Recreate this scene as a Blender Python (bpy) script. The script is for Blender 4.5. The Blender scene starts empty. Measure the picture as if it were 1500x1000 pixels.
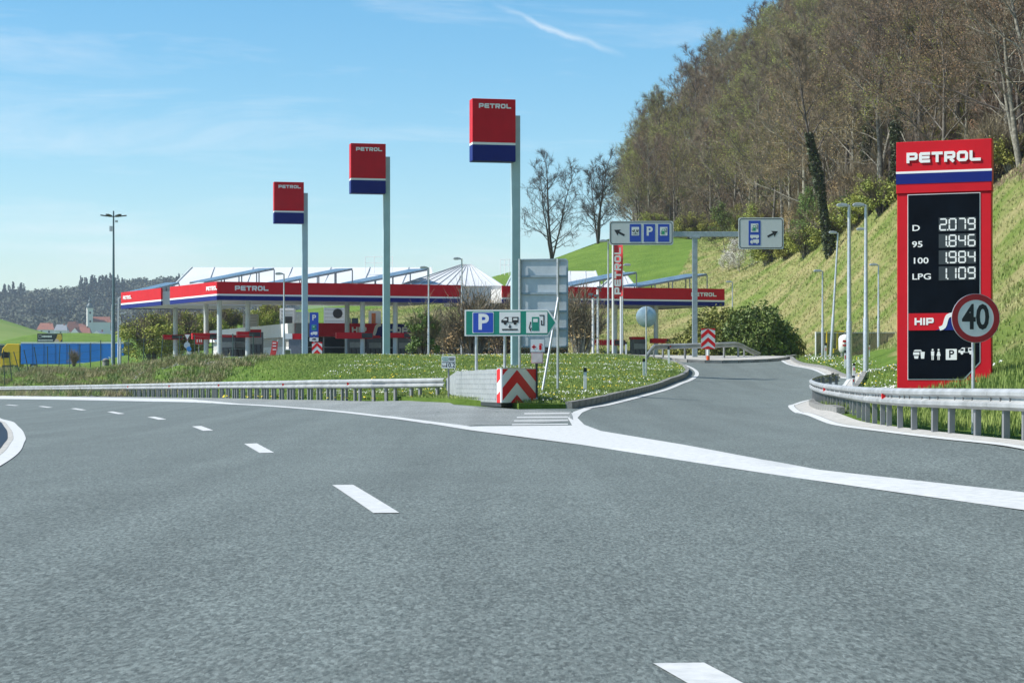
import bpy, bmesh, math, random
import numpy as np
from mathutils import Vector, Matrix
from mathutils.geometry import delaunay_2d_cdt

# ------------------------------------------------------------------ camera, world, sun, exposure
SC = bpy.context.scene
COL = SC.collection
F, HZ, CH = 3000.0, 557.0, 1.15          # focal length in photo pixels, horizon row, eye height (m)
cam_d = bpy.data.cameras.new('camera'); cam = bpy.data.objects.new('camera', cam_d); COL.objects.link(cam)
cam.location = (0, 0, CH); cam.rotation_euler = (math.radians(90), 0, 0)
cam_d.sensor_width = 36; cam_d.lens = F / 1500 * 36
cam_d.shift_y = (HZ - 500) / 1500
cam_d.clip_start = 0.1; cam_d.clip_end = 12000
SC.camera = cam

SUN = Vector((-0.70, -0.075, 0.73)).normalized()      # towards the sun
sun_d = bpy.data.lights.new('sun', 'SUN'); sun_d.energy = 5.0; sun_d.angle = math.radians(0.53); sun_d.color = (1, .96, .89)
sun = bpy.data.objects.new('sun', sun_d); COL.objects.link(sun)
sun.rotation_euler = SUN.to_track_quat('Z', 'Y').to_euler()

wd = bpy.data.worlds.new('World'); SC.world = wd; wd.use_nodes = True
nt = wd.node_tree; nt.nodes.clear()
def N(t, typ, **kw):
    n = t.nodes.new(typ)
    for k, v in kw.items(): setattr(n, k, v)
    return n
o_ = N(nt, 'ShaderNodeOutputWorld'); bg = N(nt, 'ShaderNodeBackground'); bg.inputs['Strength'].default_value = .105
sky = N(nt, 'ShaderNodeTexSky', sky_type='NISHITA', sun_disc=False)
sky.sun_elevation = math.asin(SUN.z); sky.sun_rotation = math.atan2(SUN.x, SUN.y); sky.air_density = 1.0; sky.dust_density = .15; sky.ozone_density = 3.0
tc = N(nt, 'ShaderNodeTexCoord'); mp = N(nt, 'ShaderNodeMapping'); mp.inputs['Scale'].default_value = (2.2, 2.2, 15); mp.inputs['Rotation'].default_value = (0, .10, 0)
nz = N(nt, 'ShaderNodeTexNoise'); nz.inputs['Scale'].default_value = 2.6; nz.inputs['Detail'].default_value = 9; nz.inputs['Roughness'].default_value = .62; nz.inputs['Distortion'].default_value = .5
rp = N(nt, 'ShaderNodeValToRGB'); rp.color_ramp.elements[0].position = .49; rp.color_ramp.elements[0].color = (0, 0, 0, 1); rp.color_ramp.elements[1].position = .86; rp.color_ramp.elements[1].color = (.55, .55, .55, 1)
hsv = N(nt, 'ShaderNodeHueSaturation'); hsv.inputs['Hue'].default_value = .490; hsv.inputs['Saturation'].default_value = 1.34; hsv.inputs['Value'].default_value = 1.12; nt.links.new(sky.outputs['Color'], hsv.inputs['Color'])
mx = N(nt, 'ShaderNodeMixRGB'); mx.inputs['Color2'].default_value = (7.2, 7.6, 8.0, 1)
nt.links.new(tc.outputs['Generated'], mp.inputs['Vector']); nt.links.new(mp.outputs['Vector'], nz.inputs['Vector']); nt.links.new(nz.outputs['Fac'], rp.inputs['Fac'])
nt.links.new(rp.outputs['Color'], mx.inputs['Fac']); nt.links.new(hsv.outputs['Color'], mx.inputs['Color1'])
# one drifting vapour streak high on the right, defined by sky direction
def M(op, a, b=None, c=None):
    n = N(nt, 'ShaderNodeMath', operation=op)
    for i, q in enumerate((a, b, c)):
        if q is None: continue
        if isinstance(q, (int, float)): n.inputs[i].default_value = q
        else: nt.links.new(q, n.inputs[i])
    return n.outputs[0]
sp = N(nt, 'ShaderNodeSeparateXYZ'); nt.links.new(tc.outputs['Generated'], sp.inputs[0])
yy_ = M('MAXIMUM', sp.outputs[1], .02); u_ = M('SUBTRACT', M('DIVIDE', sp.outputs[0], yy_), -.0117); v_ = M('SUBTRACT', M('DIVIDE', sp.outputs[2], yy_), .184)
n2_ = N(nt, 'ShaderNodeTexNoise'); n2_.inputs['Scale'].default_value = 60; n2_.inputs['Detail'].default_value = 6; nt.links.new(tc.outputs['Generated'], n2_.inputs['Vector'])
di_ = M('ADD', M('ADD', M('MULTIPLY', u_, .371), M('MULTIPLY', v_, .929)), M('MULTIPLY', M('SUBTRACT', n2_.outputs['Fac'], .5), .007)); al_ = M('DIVIDE', M('SUBTRACT', M('MULTIPLY', u_, .929), M('MULTIPLY', v_, .371)), .0736)
ac_ = M('MAXIMUM', M('SUBTRACT', 1.0, M('DIVIDE', M('ABSOLUTE', di_), .0022)), 0.0); en_ = M('MAXIMUM', M('MULTIPLY', M('MULTIPLY', al_, M('SUBTRACT', 1.0, al_)), 3.0), 0.0)
st_ = M('MINIMUM', M('MULTIPLY', M('MULTIPLY', ac_, en_), M('MULTIPLY', n2_.outputs['Fac'], 1.1)), .6)
mx2 = N(nt, 'ShaderNodeMixRGB'); mx2.inputs['Color2'].default_value = (7.2, 7.6, 8.0, 1); nt.links.new(st_, mx2.inputs['Fac']); nt.links.new(mx.outputs['Color'], mx2.inputs['Color1']); mx = mx2
nt.links.new(mx.outputs['Color'], bg.inputs['Color']); nt.links.new(bg.outputs['Background'], o_.inputs['Surface'])

SC.view_settings.view_transform = 'Standard'; SC.view_settings.look = 'None'; SC.view_settings.exposure = 0.42; SC.view_settings.gamma = 1
SC.cycles.use_denoising = True
SC.cycles.max_bounces = 6; SC.cycles.transparent_max_bounces = 8; SC.cycles.volume_bounces = 0

HAZE = 0.00012
random.seed(5); RNG = np.random.default_rng(5)

# ------------------------------------------------------------------ terrain height (thin-plate spline through surveyed points)
def Wp(px, py, D): return np.array([(px - 750) / F * D, D, CH + (HZ - py) / F * D])
CP=[ # ground control points: pixel column, pixel row, distance
(485,710,22.5),(357,649,37.5),(283,623.5,51.9),(216,610,65.7),(158,602.5,79),
(652,586.5,67),(500,586,73),
(600,614,50),(690,628,42),(850,650,34),(1100,690,25),(1500,748,18),
(1500,655,26.5),(1400,644,30),(1300,632,35.2),(1220,620,42.4),(1172,605,53),(1160,594,63),(1190,586,72),(1222,563,88),(1230,553,98),(1205,541,110),(1178,534,118),
(760,594,60),(840,596,60),(880,590,64),(940,575,76),(985,560,90),(1008,549,103),(1005,540,112),(985,530,121),
(755,540,100),(821,578,70),
(1100,524,127),(1195,522,128),(1244,556,90),(1268,548,86),(1192,591,67),
(1380,567,50),(1500,568,44),(1310,540,95),
(0,541,222),(100,540.5,197),(200,535,165),(300,527,140),(400,525,126),(567,524,125.6),(700,524,124),(900,523,124),
(120,572,160),(220,572,133),(450,560,95),(600,560,88),
]
XYZ=[(-2,0,0),(3,0,0),(-12,0,-.05),(10,8,.1),(14,18,.5),(-12,25,-.1),(-11,42,-.12),(-25,60,-.25),(-45,110,-.6),(-60,150,-.7),(-80,190,-.6),
 (-45,160,-.35),(-20,40,-.2),(-40,60,-.5),
 # platform
 (-15,138,2.5),(-15,150,2.5),(-10,132,2.5),(-6,155,2.55),(-25,150,2.5),(-14,165,2.55),(-60,235,2.4),(-60,260,2.3),(-23,160,2.55),(0,140,2.55),(0,170,2.55),(12,150,2.6),(16,165,2.7),(-30,190,2.5),(-10,200,2.6),(10,200,4),(14,140,2.6),
 (-75,230,2.0),(-80,280,3),
 # bank on the right: toe and forest edge
 (14,60,1.4),(14.5,44,2.0),(17.5,80,1.5),(20,100,2.0),(12,66,.75),(22.3,128,2.75),(21.5,150,3.0),(21.5,170,3.5),(21,200,6),(19,118,2.3),(20,127,2.65),
 (33,60,15.5),(33.7,95,15.3),(33.7,135,15),(33,180,17.2),(32,240,17.5),(30,300,20.5),(33,35,15),(24,50,9.3),(25.5,90,7.6),(27.5,130,8.0),(27,165,9.3),(26,210,11.5),
 (53,60,31),(53,135,31),(53,180,33),(50,240,34),(46,300,36),(40,350,42),(52,400,58),(75,60,47),(75,135,48),(75,200,52),(75,300,60),(80,400,75),(95,100,60),(95,250,75),(30,380,40),
 # green hill behind station
 (7.5,280,17.9),(14.5,290,21.4),(23,300,22.3),(.9,270,15.3),(-10,270,12.5),(-41,300,10.3),(-20,230,6),(5,230,8.5),(18,240,12),(7,330,14),(14,350,18),(-10,340,11),(-40,360,8),(-60,330,6),
 (-80,380,10),(-60,420,8),(0,420,12),(22,400,30)]

P_ = np.array([Wp(*c) for c in CP] + [np.array(c, float) for c in XYZ])
YS = .6
Q_ = np.c_[P_[:, 0], P_[:, 1] * YS] / 20
_d2 = ((Q_[:, None] - Q_[None]) ** 2).sum(-1); _n = len(Q_)
_A = np.zeros((_n + 3, _n + 3)); _A[:_n, :_n] = np.where(_d2 > 0, .5 * _d2 * np.log(_d2 + 1e-12), 0) + .0005 * np.eye(_n)
_A[:_n, _n] = 1; _A[:_n, _n + 1:] = Q_; _A[_n:, :_n] = _A[:_n, _n:].T
SOL = np.linalg.solve(_A, np.r_[P_[:, 2], 0, 0, 0])
# the motorway corridor on the left is a designed surface: guard rail foot and edge line by distance
RY = np.array([60, 67, 73, 93, 108, 127, 155, 185, 212, 300]); RX = np.array([-1.0, -2.2, -6.08, -12.9, -18, -24.7, -34.6, -46.2, -58, -95]); RZ = np.array([.42, .43, .43, .345, .257, .155, 0, -.157, -.3, -.6])
EY = np.array([60, 65, 88, 103, 125, 160, 190, 300]); EX = np.array([-4.8, -6.5, -13.2, -18.9, -27.1, -40, -52, -98]); EZ = np.array([.24, .23, .2, .118, -.02, -.29, -.42, -.8])
def g(x, y):
    x = np.asarray(x, float); y = np.asarray(y, float); t = g_tps(x, y); xr = np.interp(y, RY, RX); zr = np.interp(y, RY, RZ); xe = np.interp(y, EY, EX); ze = np.interp(y, EY, EZ)
    f = (x - xr) / np.minimum(xe - xr, -.5); c = np.where(f < 1, zr + np.clip(f, -.2, 1) * (ze - zr), ze + .055 * np.clip(x - xe, -9, 0))
    u = np.clip((x - xr - .6) / 6.0, 0, 1); w = (1 - u * u * (3 - 2 * u)) * np.clip((y - 64) / 16, 0, 1); return t * (1 - w) + c * w
def g_tps(x, y):
    x = np.asarray(x, float); y = np.asarray(y, float); sh = x.shape
    p = np.c_[x.ravel(), y.ravel() * YS] / 20; out = np.empty(len(p))
    for i in range(0, len(p), 20000):
        b = p[i:i + 20000]; d2 = ((b[:, None] - Q_[None]) ** 2).sum(-1)
        out[i:i + 20000] = (.5 * d2 * np.log(d2 + 1e-12)) @ SOL[:_n] + SOL[-3] + b @ SOL[-2:]
    return out.reshape(sh)
def g1(x, y): return float(g(np.array([x]), np.array([y]))[0])
DD = np.concatenate([np.arange(4, 60, .1), np.arange(60, 200, .2), np.arange(200, 420, .5)])
def hit(px, py):                           # where the sight line through a photo point meets the ground
    x = (px - 750) / F * DD; z = CH + (HZ - py) / F * DD; gz = g(x, DD); k = np.where(z <= gz)[0]
    if len(k) == 0: k = [len(DD) - 1]
    k = max(k[0], 1); a = z[k - 1] - gz[k - 1]; b = z[k] - gz[k]; t = a / (a - b + 1e-12)
    D = DD[k - 1] + min(max(t, 0), 1) * (DD[k] - DD[k - 1]); xx = (px - 750) / F * D
    return (xx, D)
def at(px, D):                             # ground point in photo column px at distance D
    x = (px - 750) / F * D; return Vector((x, D, g1(x, D)))
def zrow(py, D): return CH + (HZ - py) / F * D
def m(pix, D): return pix * D / F          # metres that so many photo pixels span at distance D

# ------------------------------------------------------------------ materials
MATS = {}
def mat(name, col, rough=.6, metal=0, var=.12, scale=6, bump=0, bscale=40, col2=None, rand=0, spec=.5, detail=6, emit=0, ramp=(.35, .65)):
    if name in MATS: return MATS[name]
    mt = bpy.data.materials.new(name); mt.use_nodes = True; t = mt.node_tree; b = t.nodes['Principled BSDF']
    b.inputs['Roughness'].default_value = rough; b.inputs['Metallic'].default_value = metal; b.inputs['Specular IOR Level'].default_value = spec
    c2 = col2 or tuple(max(0, c * (1 - var * 2)) for c in col)
    tcn = N(t, 'ShaderNodeTexCoord'); n = N(t, 'ShaderNodeTexNoise'); n.inputs['Scale'].default_value = scale; n.inputs['Detail'].default_value = detail; n.inputs['Roughness'].default_value = .6
    t.links.new(tcn.outputs['Object'], n.inputs['Vector'])
    r = N(t, 'ShaderNodeValToRGB'); r.color_ramp.elements[0].position = ramp[0]; r.color_ramp.elements[1].position = ramp[1]
    r.color_ramp.elements[0].color = (*c2, 1); r.color_ramp.elements[1].color = (*col, 1)
    t.links.new(n.outputs['Fac'], r.inputs['Fac']); last = r.outputs['Color']
    if rand:
        oi = N(t, 'ShaderNodeObjectInfo'); hs = N(t, 'ShaderNodeHueSaturation'); mr = N(t, 'ShaderNodeMapRange'); mr.inputs['To Min'].default_value = 1 - rand; mr.inputs['To Max'].default_value = 1 + rand
        mh = N(t, 'ShaderNodeMapRange'); mh.inputs['To Min'].default_value = .5 - rand * .07; mh.inputs['To Max'].default_value = .5 + rand * .07
        t.links.new(oi.outputs['Random'], mr.inputs['Value']); t.links.new(mr.outputs['Result'], hs.inputs['Value'])
        t.links.new(oi.outputs['Random'], mh.inputs['Value']); t.links.new(mh.outputs['Result'], hs.inputs['Hue'])
        t.links.new(last, hs.inputs['Color']); last = hs.outputs['Color']
    t.links.new(last, b.inputs['Base Color'])
    if emit:
        t.links.new(last, b.inputs['Emission Color']); b.inputs['Emission Strength'].default_value = emit
    if bump:
        n2 = N(t, 'ShaderNodeTexNoise'); n2.inputs['Scale'].default_value = bscale; n2.inputs['Detail'].default_value = 4
        t.links.new(tcn.outputs['Object'], n2.inputs['Vector']); bp = N(t, 'ShaderNodeBump'); bp.inputs['Strength'].default_value = bump; bp.inputs['Distance'].default_value = .05
        t.links.new(n2.outputs['Fac'], bp.inputs['Height']); t.links.new(bp.outputs['Normal'], b.inputs['Normal'])
    MATS[name] = mt; return mt

def asphalt(name, lo, hi, blotch=.25):
    mt = bpy.data.materials.new(name); mt.use_nodes = True; t = mt.node_tree; b = t.nodes['Principled BSDF']; b.inputs['Roughness'].default_value = .82; b.inputs['Specular IOR Level'].default_value = .35
    tcn = N(t, 'ShaderNodeTexCoord'); gmap = N(t, 'ShaderNodeMapping'); gmap.inputs['Scale'].default_value = (1, .28, 1); t.links.new(tcn.outputs['Object'], gmap.inputs['Vector'])
    def noise(s, d, r=.6, dist=0):
        n = N(t, 'ShaderNodeTexNoise'); n.inputs['Scale'].default_value = s; n.inputs['Detail'].default_value = d; n.inputs['Roughness'].default_value = r; n.inputs['Distortion'].default_value = dist
        t.links.new(gmap.outputs['Vector'] if s > 20 else tcn.outputs['Object'], n.inputs['Vector']); return n
    fine = noise(36, 6, .78); big = noise(.35, 4); mid = noise(4, 3)
    vor = N(t, 'ShaderNodeTexVoronoi'); vor.inputs['Scale'].default_value = 62; t.links.new(gmap.outputs['Vector'], vor.inputs['Vector'])
    r = N(t, 'ShaderNodeValToRGB'); r.color_ramp.elements[0].position = .36; r.color_ramp.elements[1].position = .68
    r.color_ramp.elements[0].color = (*lo, 1); r.color_ramp.elements[1].color = (*hi, 1); t.links.new(fine.outputs['Fac'], r.inputs['Fac'])
    vr = N(t, 'ShaderNodeMapRange'); vr.inputs['To Min'].default_value = .66; vr.inputs['To Max'].default_value = 1.32
    sv = N(t, 'ShaderNodeSeparateColor'); t.links.new(vor.outputs['Color'], sv.inputs['Color']); t.links.new(sv.outputs[0], vr.inputs['Value'])
    m1 = N(t, 'ShaderNodeMixRGB', blend_type='MULTIPLY'); m1.inputs['Fac'].default_value = 1; t.links.new(r.outputs['Color'], m1.inputs['Color1']); t.links.new(vr.outputs['Result'], m1.inputs['Color2'])
    br = N(t, 'ShaderNodeMapRange'); br.inputs['From Min'].default_value = .3; br.inputs['From Max'].default_value = .7; br.inputs['To Min'].default_value = 1 - blotch; br.inputs['To Max'].default_value = 1 + blotch * .6
    t.links.new(big.outputs['Fac'], br.inputs['Value'])
    m2 = N(t, 'ShaderNodeMixRGB', blend_type='MULTIPLY'); m2.inputs['Fac'].default_value = .8; t.links.new(m1.outputs['Color'], m2.inputs['Color1']); t.links.new(br.outputs['Result'], m2.inputs['Color2'])
    mr = N(t, 'ShaderNodeMapRange'); mr.inputs['From Min'].default_value = .3; mr.inputs['From Max'].default_value = .7; mr.inputs['To Min'].default_value = .95; mr.inputs['To Max'].default_value = 1.05
    t.links.new(mid.outputs['Fac'], mr.inputs['Value'])
    m3 = N(t, 'ShaderNodeMixRGB', blend_type='MULTIPLY'); m3.inputs['Fac'].default_value = .8; t.links.new(m2.outputs['Color'], m3.inputs['Color1']); t.links.new(mr.outputs['Result'], m3.inputs['Color2'])
    mpn = N(t, 'ShaderNodeMapping'); mpn.inputs['Rotation'].default_value = (0, 0, -.18); mpn.inputs['Scale'].default_value = (1.1, .045, 1); t.links.new(tcn.outputs['Object'], mpn.inputs['Vector'])
    ln = N(t, 'ShaderNodeTexNoise'); ln.inputs['Scale'].default_value = 1.0; ln.inputs['Detail'].default_value = 3; t.links.new(mpn.outputs['Vector'], ln.inputs['Vector'])
    lr = N(t, 'ShaderNodeMapRange'); lr.inputs['From Min'].default_value = .35; lr.inputs['From Max'].default_value = .65; lr.inputs['To Min'].default_value = .88; lr.inputs['To Max'].default_value = 1.07; t.links.new(ln.outputs['Fac'], lr.inputs['Value'])
    m4 = N(t, 'ShaderNodeMixRGB', blend_type='MULTIPLY'); m4.inputs['Fac'].default_value = .9; t.links.new(m3.outputs['Color'], m4.inputs['Color1']); t.links.new(lr.outputs['Result'], m4.inputs['Color2']); m3 = m4
    t.links.new(m3.outputs['Color'], b.inputs['Base Color'])
    bp = N(t, 'ShaderNodeBump'); bp.inputs['Strength'].default_value = .6; bp.inputs['Distance'].default_value = .012
    t.links.new(fine.outputs['Fac'], bp.inputs['Height']); t.links.new(bp.outputs['Normal'], b.inputs['Normal'])
    MATS[name] = mt; return mt

ASPH = asphalt('asphalt', (.082, .101, .095), (.205, .236, .222), .10)
ASPH2 = asphalt('asphalt_pale', (.17, .185, .178), (.31, .325, .31), .15)
PAINT = mat('road_paint', (.58, .585, .57), .75, var=.05, scale=9, col2=(.47, .48, .47), ramp=(.34, .60), detail=12)
CONC = mat('concrete', (.50, .48, .44), .85, scale=5, bump=.3, col2=(.34, .33, .30))
KERB = mat('kerb_concrete', (.30, .295, .275), .9, scale=2.5, bump=.3, col2=(.17, .17, .16))
GALV = mat('galvanised_steel', (.58, .60, .61), .42, .55, scale=9, col2=(.44, .46, .47))
RAIL = mat('rail_steel', (.48, .49, .49), .55, .35, scale=2, col2=(.31, .32, .315), detail=9)
POSTM = mat('post_steel', (.24, .25, .26), .55, .3, scale=6, col2=(.24, .24, .24))
DARK = mat('dark_paint', (.035, .04, .045), .5)
BLACK = mat('black_print', (.012, .013, .015), .5, var=.05)
WHITE = mat('white_paint', (.80, .80, .78), .45, var=.04, scale=3)
SIGNW = mat('sign_white', (.74, .75, .73), .4, var=.03, scale=3)
LETTER = mat('letter_white', (.82, .82, .80), .4, var=.02, emit=0)
RED = mat('brand_red', (.58, .008, .018), .5, var=.05, scale=1.5, spec=.2)
NAVY = mat('brand_blue', (.005, .016, .17), .5, var=.05, scale=1.5, spec=.2)
SRED = mat('sign_red', (.70, .014, .018), .5, var=.04, spec=.2)
SBLUE = mat('sign_blue', (.01, .06, .42), .4, var=.04)
SGREEN = mat('sign_green', (.0, .22, .15), .4, var=.04)
PUMPG = mat('icon_green', (.02, .30, .14), .4, var=.04)
SIGNBACK = mat('sign_back_aluminium', (.50, .55, .58), .5, .35, scale=3, col2=(.42, .47, .50))
GLASS = mat('dark_glass', (.006, .011, .018), .22, var=.2, scale=2, spec=.18)
DISPLAY = mat('display_black', (.004, .007, .012), .5, var=.2, scale=2, spec=.04)
PYLON = mat('pylon_pole_paint', (.42, .56, .60), .42, .1, var=.05, scale=2)
TWIG = mat('twig_bark', (.24, .19, .125), .9, scale=3, col2=(.14, .11, .075), rand=.4)
BARK = mat('tree_bark', (.25, .23, .19), .9, scale=4, col2=(.08, .07, .055), rand=.5, bump=.5, bscale=12)
BUDR = mat('bud_russet', (.40, .26, .12), .85, scale=1.2, col2=(.26, .18, .09), rand=.35)
BUDO = mat('bud_olive', (.38, .42, .06), .8, scale=1.2, col2=(.25, .26, .06), rand=.35)
LEAFG = mat('leaf_fresh_green', (.16, .24, .035), .7, scale=1.0, col2=(.09, .15, .03), rand=.25)
LEAFD = mat('leaf_dark_green', (.17, .23, .035), .6, scale=1.0, col2=(.07, .115, .022), rand=.2)
LEAFY = mat('leaf_yellow_green', (.30, .31, .05), .7, scale=1.0, col2=(.15, .19, .035), rand=.2)
IVY = mat('ivy_leaf', (.06, .085, .025), .6, scale=2, col2=(.03, .045, .015))
NEEDLE = mat('conifer_needle', (.035, .07, .025), .7, scale=1, col2=(.018, .04, .018), rand=.2)
BLOSSOM = mat('white_blossom', (.80, .78, .72), .8, var=.05)
BLADE = mat('grass_blade', (.27, .33, .075), .75, scale=.35, col2=(.16, .235, .045), ramp=(.3, .7))
BLADED = mat('grass_dry', (.40, .36, .17), .85, scale=.22, col2=(.20, .265, .06), ramp=(.40, .62))
HEATH = mat('scrub_twig', (.34, .28, .17), .9, scale=.6, col2=(.20, .22, .07))
DAISY = mat('daisy_petal', (.84, .84, .80), .7, var=.02)
DANDEL = mat('dandelion_petal', (.78, .58, .03), .7, var=.05)

# ------------------------------------------------------------------ object helpers
def tag(o, label=None, cat=None, group=None, kind=None):
    if label: o['label'] = label
    if cat: o['category'] = cat
    if group: o['group'] = group
    if kind: o['kind'] = kind
    return o
def thing(name, label, cat, loc, yaw=0, group=None):
    o = bpy.data.objects.new(name, None); COL.objects.link(o); o.location = loc; o.rotation_euler = (0, 0, yaw); o.empty_display_size = .2
    return tag(o, label, cat, group)
def link(name, me, mt, parent=None, smooth=False):
    if mt is not None:
        for q in (mt if isinstance(mt, (list, tuple)) else [mt]): me.materials.append(q)
    if smooth: me.polygons.foreach_set('use_smooth', [True] * len(me.polygons))
    o = bpy.data.objects.new(name, me); COL.objects.link(o)
    if parent is not None: o.parent = parent
    return o
def copy_tree(o, parent=None):
    c = o.copy(); COL.objects.link(c); c.parent = parent
    for ch in o.children: copy_tree(ch, c)
    return c
def mesh_np(name, V, T, n=3):              # big meshes: arrays of points and of triangles or quads
    V = np.asarray(V, np.float32).reshape(-1, 3); T = np.asarray(T, np.int32).reshape(-1, n)
    me = bpy.data.meshes.new(name); me.vertices.add(len(V)); me.vertices.foreach_set('co', V.ravel())
    me.loops.add(T.size); me.loops.foreach_set('vertex_index', T.ravel())
    me.polygons.add(len(T)); me.polygons.foreach_set('loop_start', np.arange(0, T.size, n, dtype=np.int32))
    me.update(calc_edges=True); return me
class MB:
    def __init__(s): s.v = []; s.f = []
    def box(s, c, d, rz=0):
        x, y, z = c; a, b, h = d[0] / 2, d[1] / 2, d[2] / 2; ca, sa = math.cos(rz), math.sin(rz); k = len(s.v)
        for dz in (-h, h):
            for dx, dy in ((-a, -b), (a, -b), (a, b), (-a, b)): s.v.append((x + dx * ca - dy * sa, y + dx * sa + dy * ca, z + dz))
        s.f += [(k, k + 3, k + 2, k + 1), (k + 4, k + 5, k + 6, k + 7)] + [(k + i, k + (i + 1) % 4, k + 4 + (i + 1) % 4, k + 4 + i) for i in range(4)]
        return s
    def bar(s, p0, p1, w, h=None):         # rectangular bar between two points
        h = h or w; p0, p1 = Vector(p0), Vector(p1); d = (p1 - p0).normalized(); up = Vector((0, 0, 1)) if abs(d.z) < .95 else Vector((0, 1, 0))
        a = d.cross(up).normalized() * w / 2; b = a.cross(d).normalized() * h / 2; k = len(s.v)
        for p in (p0, p1):
            for q in (-a - b, a - b, a + b, -a + b): s.v.append(tuple(p + q))
        s.f += [(k, k + 3, k + 2, k + 1), (k + 4, k + 5, k + 6, k + 7)] + [(k + i, k + (i + 1) % 4, k + 4 + (i + 1) % 4, k + 4 + i) for i in range(4)]
        return s
    def tube(s, pts, rad, n=8, cap=True):
        pts = [Vector(p) for p in pts]; rad = [rad] * len(pts) if not isinstance(rad, (list, tuple)) else rad; k0 = len(s.v)
        for i, p in enumerate(pts):
            d = (pts[min(i + 1, len(pts) - 1)] - pts[max(i - 1, 0)]).normalized(); u = Vector((1, 0, 0)) if abs(d.x) < .9 else Vector((0, 1, 0))
            a = d.cross(u).normalized(); b = d.cross(a)
            for j in range(n):
                t = 2 * math.pi * j / n; s.v.append(tuple(p + (a * math.cos(t) + b * math.sin(t)) * rad[i]))
        for i in range(len(pts) - 1):
            for j in range(n):
                q = k0 + i * n; s.f.append((q + j, q + (j + 1) % n, q + n + (j + 1) % n, q + n + j))
        if cap:
            s.f.append(tuple(k0 + j for j in range(n))[::-1]); q = k0 + (len(pts) - 1) * n; s.f.append(tuple(q + j for j in range(n)))
        return s
    def prism(s, poly, y0, y1):            # outline in the x-z plane, extruded along y (y0 front)
        k = len(s.v); n = len(poly)
        ar = sum(poly[i][0] * poly[(i + 1) % n][1] - poly[(i + 1) % n][0] * poly[i][1] for i in range(n))
        if ar < 0: poly = poly[::-1]
        s.v += [(x, y0, z) for x, z in poly] + [(x, y1, z) for x, z in poly]
        s.f += [tuple(range(k, k + n)), tuple(range(k + 2 * n - 1, k + n - 1, -1))] + [(k + i, k + n + i, k + n + (i + 1) % n, k + (i + 1) % n) for i in range(n)]
        return s
    def ribbon(s, pts, t, y0, y1, closed=False):   # mitred stroke of width t in the x-z plane
        pts = [Vector(p) for p in pts]; n = len(pts); L = []; R = []
        for i in range(n):
            a = pts[i - 1] if (i or closed) else None; b = pts[(i + 1) % n] if (i < n - 1 or closed) else None
            d0 = (pts[i] - a).normalized() if a is not None else None; d1 = (b - pts[i]).normalized() if b is not None else None
            d0 = d0 or d1; d1 = d1 or d0; n0 = Vector((-d0.y, d0.x)); n1 = Vector((-d1.y, d1.x)); mi = (n0 + n1)
            mi = mi.normalized() if mi.length > 1e-6 else n0; sc = t / 2 / max(mi.dot(n0), .35)
            L.append(pts[i] + mi * sc); R.append(pts[i] - mi * sc)
        k = len(s.v)
        for yy in (y0, y1): s.v += [(p.x, yy, p.y) for p in L] + [(p.x, yy, p.y) for p in R]
        for i in range(n if closed else n - 1):
            j = (i + 1) % n; l0, l1, r0, r1 = k + i, k + j, k + n + i, k + n + j; o = 2 * n
            s.f += [(r0, r1, l1, l0), (l0 + o, l1 + o, r1 + o, r0 + o), (l0, l1, l1 + o, l0 + o), (r1, r0, r0 + o, r1 + o)]
        if not closed: s.f += [(k, k + 2 * n, k + 3 * n, k + n), (k + n - 1, k + 2 * n - 1, k + 4 * n - 1, k + 3 * n - 1)]
        return s
    def disc(s, cx, cz, r, y0, y1, n=32, sx=1): return s.prism([(cx + sx * r * math.cos(2 * math.pi * i / n), cz + r * math.sin(2 * math.pi * i / n)) for i in range(n)], y0, y1)
    def rrect(s, cx, cz, w, h, r, y0, y1): return s.prism(rr(cx, cz, w, h, r), y0, y1)
    def me(s, name):
        me = bpy.data.meshes.new(name); me.from_pydata(s.v, [], s.f); me.update(); return me
    def build(s, name, mt, parent=None, smooth=False, bevel=0):
        o = link(name, s.me(name), mt, parent, False)
        if smooth:
            o.data.polygons.foreach_set('use_smooth', [True] * len(o.data.polygons)); o.data.set_sharp_from_angle(angle=math.radians(40))
        if bevel:
            b = o.modifiers.new('bevel', 'BEVEL'); b.width = bevel; b.segments = 2; b.limit_method = 'ANGLE'
        return o
def rr(cx, cz, w, h, r, n=5):
    P = []
    for (sx, sz, a0) in ((1, 1, 0), (-1, 1, 90), (-1, -1, 180), (1, -1, 270)):
        for i in range(n + 1):
            a = math.radians(a0 + 90 * i / n); P.append((cx + sx * (w / 2 - r) + r * math.cos(a), cz + sz * (h / 2 - r) + r * math.sin(a)))
    return P
def text(s, h, parent, mt, x, z, y, sx=1.0, bold=0, name='lettering', align='CENTER', depth=.006):
    cu = bpy.data.curves.new('t', 'FONT'); cu.body = s; cu.align_x = align; cu.align_y = 'CENTER'; cu.size = h / .7; cu.offset = bold * h; cu.resolution_u = 3
    ob = bpy.data.objects.new('t', cu); COL.objects.link(ob); dg = bpy.context.evaluated_depsgraph_get(); me0 = ob.evaluated_get(dg).to_mesh()
    v = np.array([tuple(q.co) for q in me0.vertices]).reshape(-1, 3); f = [tuple(p.vertices) for p in me0.polygons]; ob.evaluated_get(dg).to_mesh_clear(); bpy.data.objects.remove(ob); bpy.data.curves.remove(cu)
    me = bpy.data.meshes.new(name); me.from_pydata([(x + a * sx, y, z + b) for a, b, c in v], [], f); me.update()
    return link(name, me, mt, parent)
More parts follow.
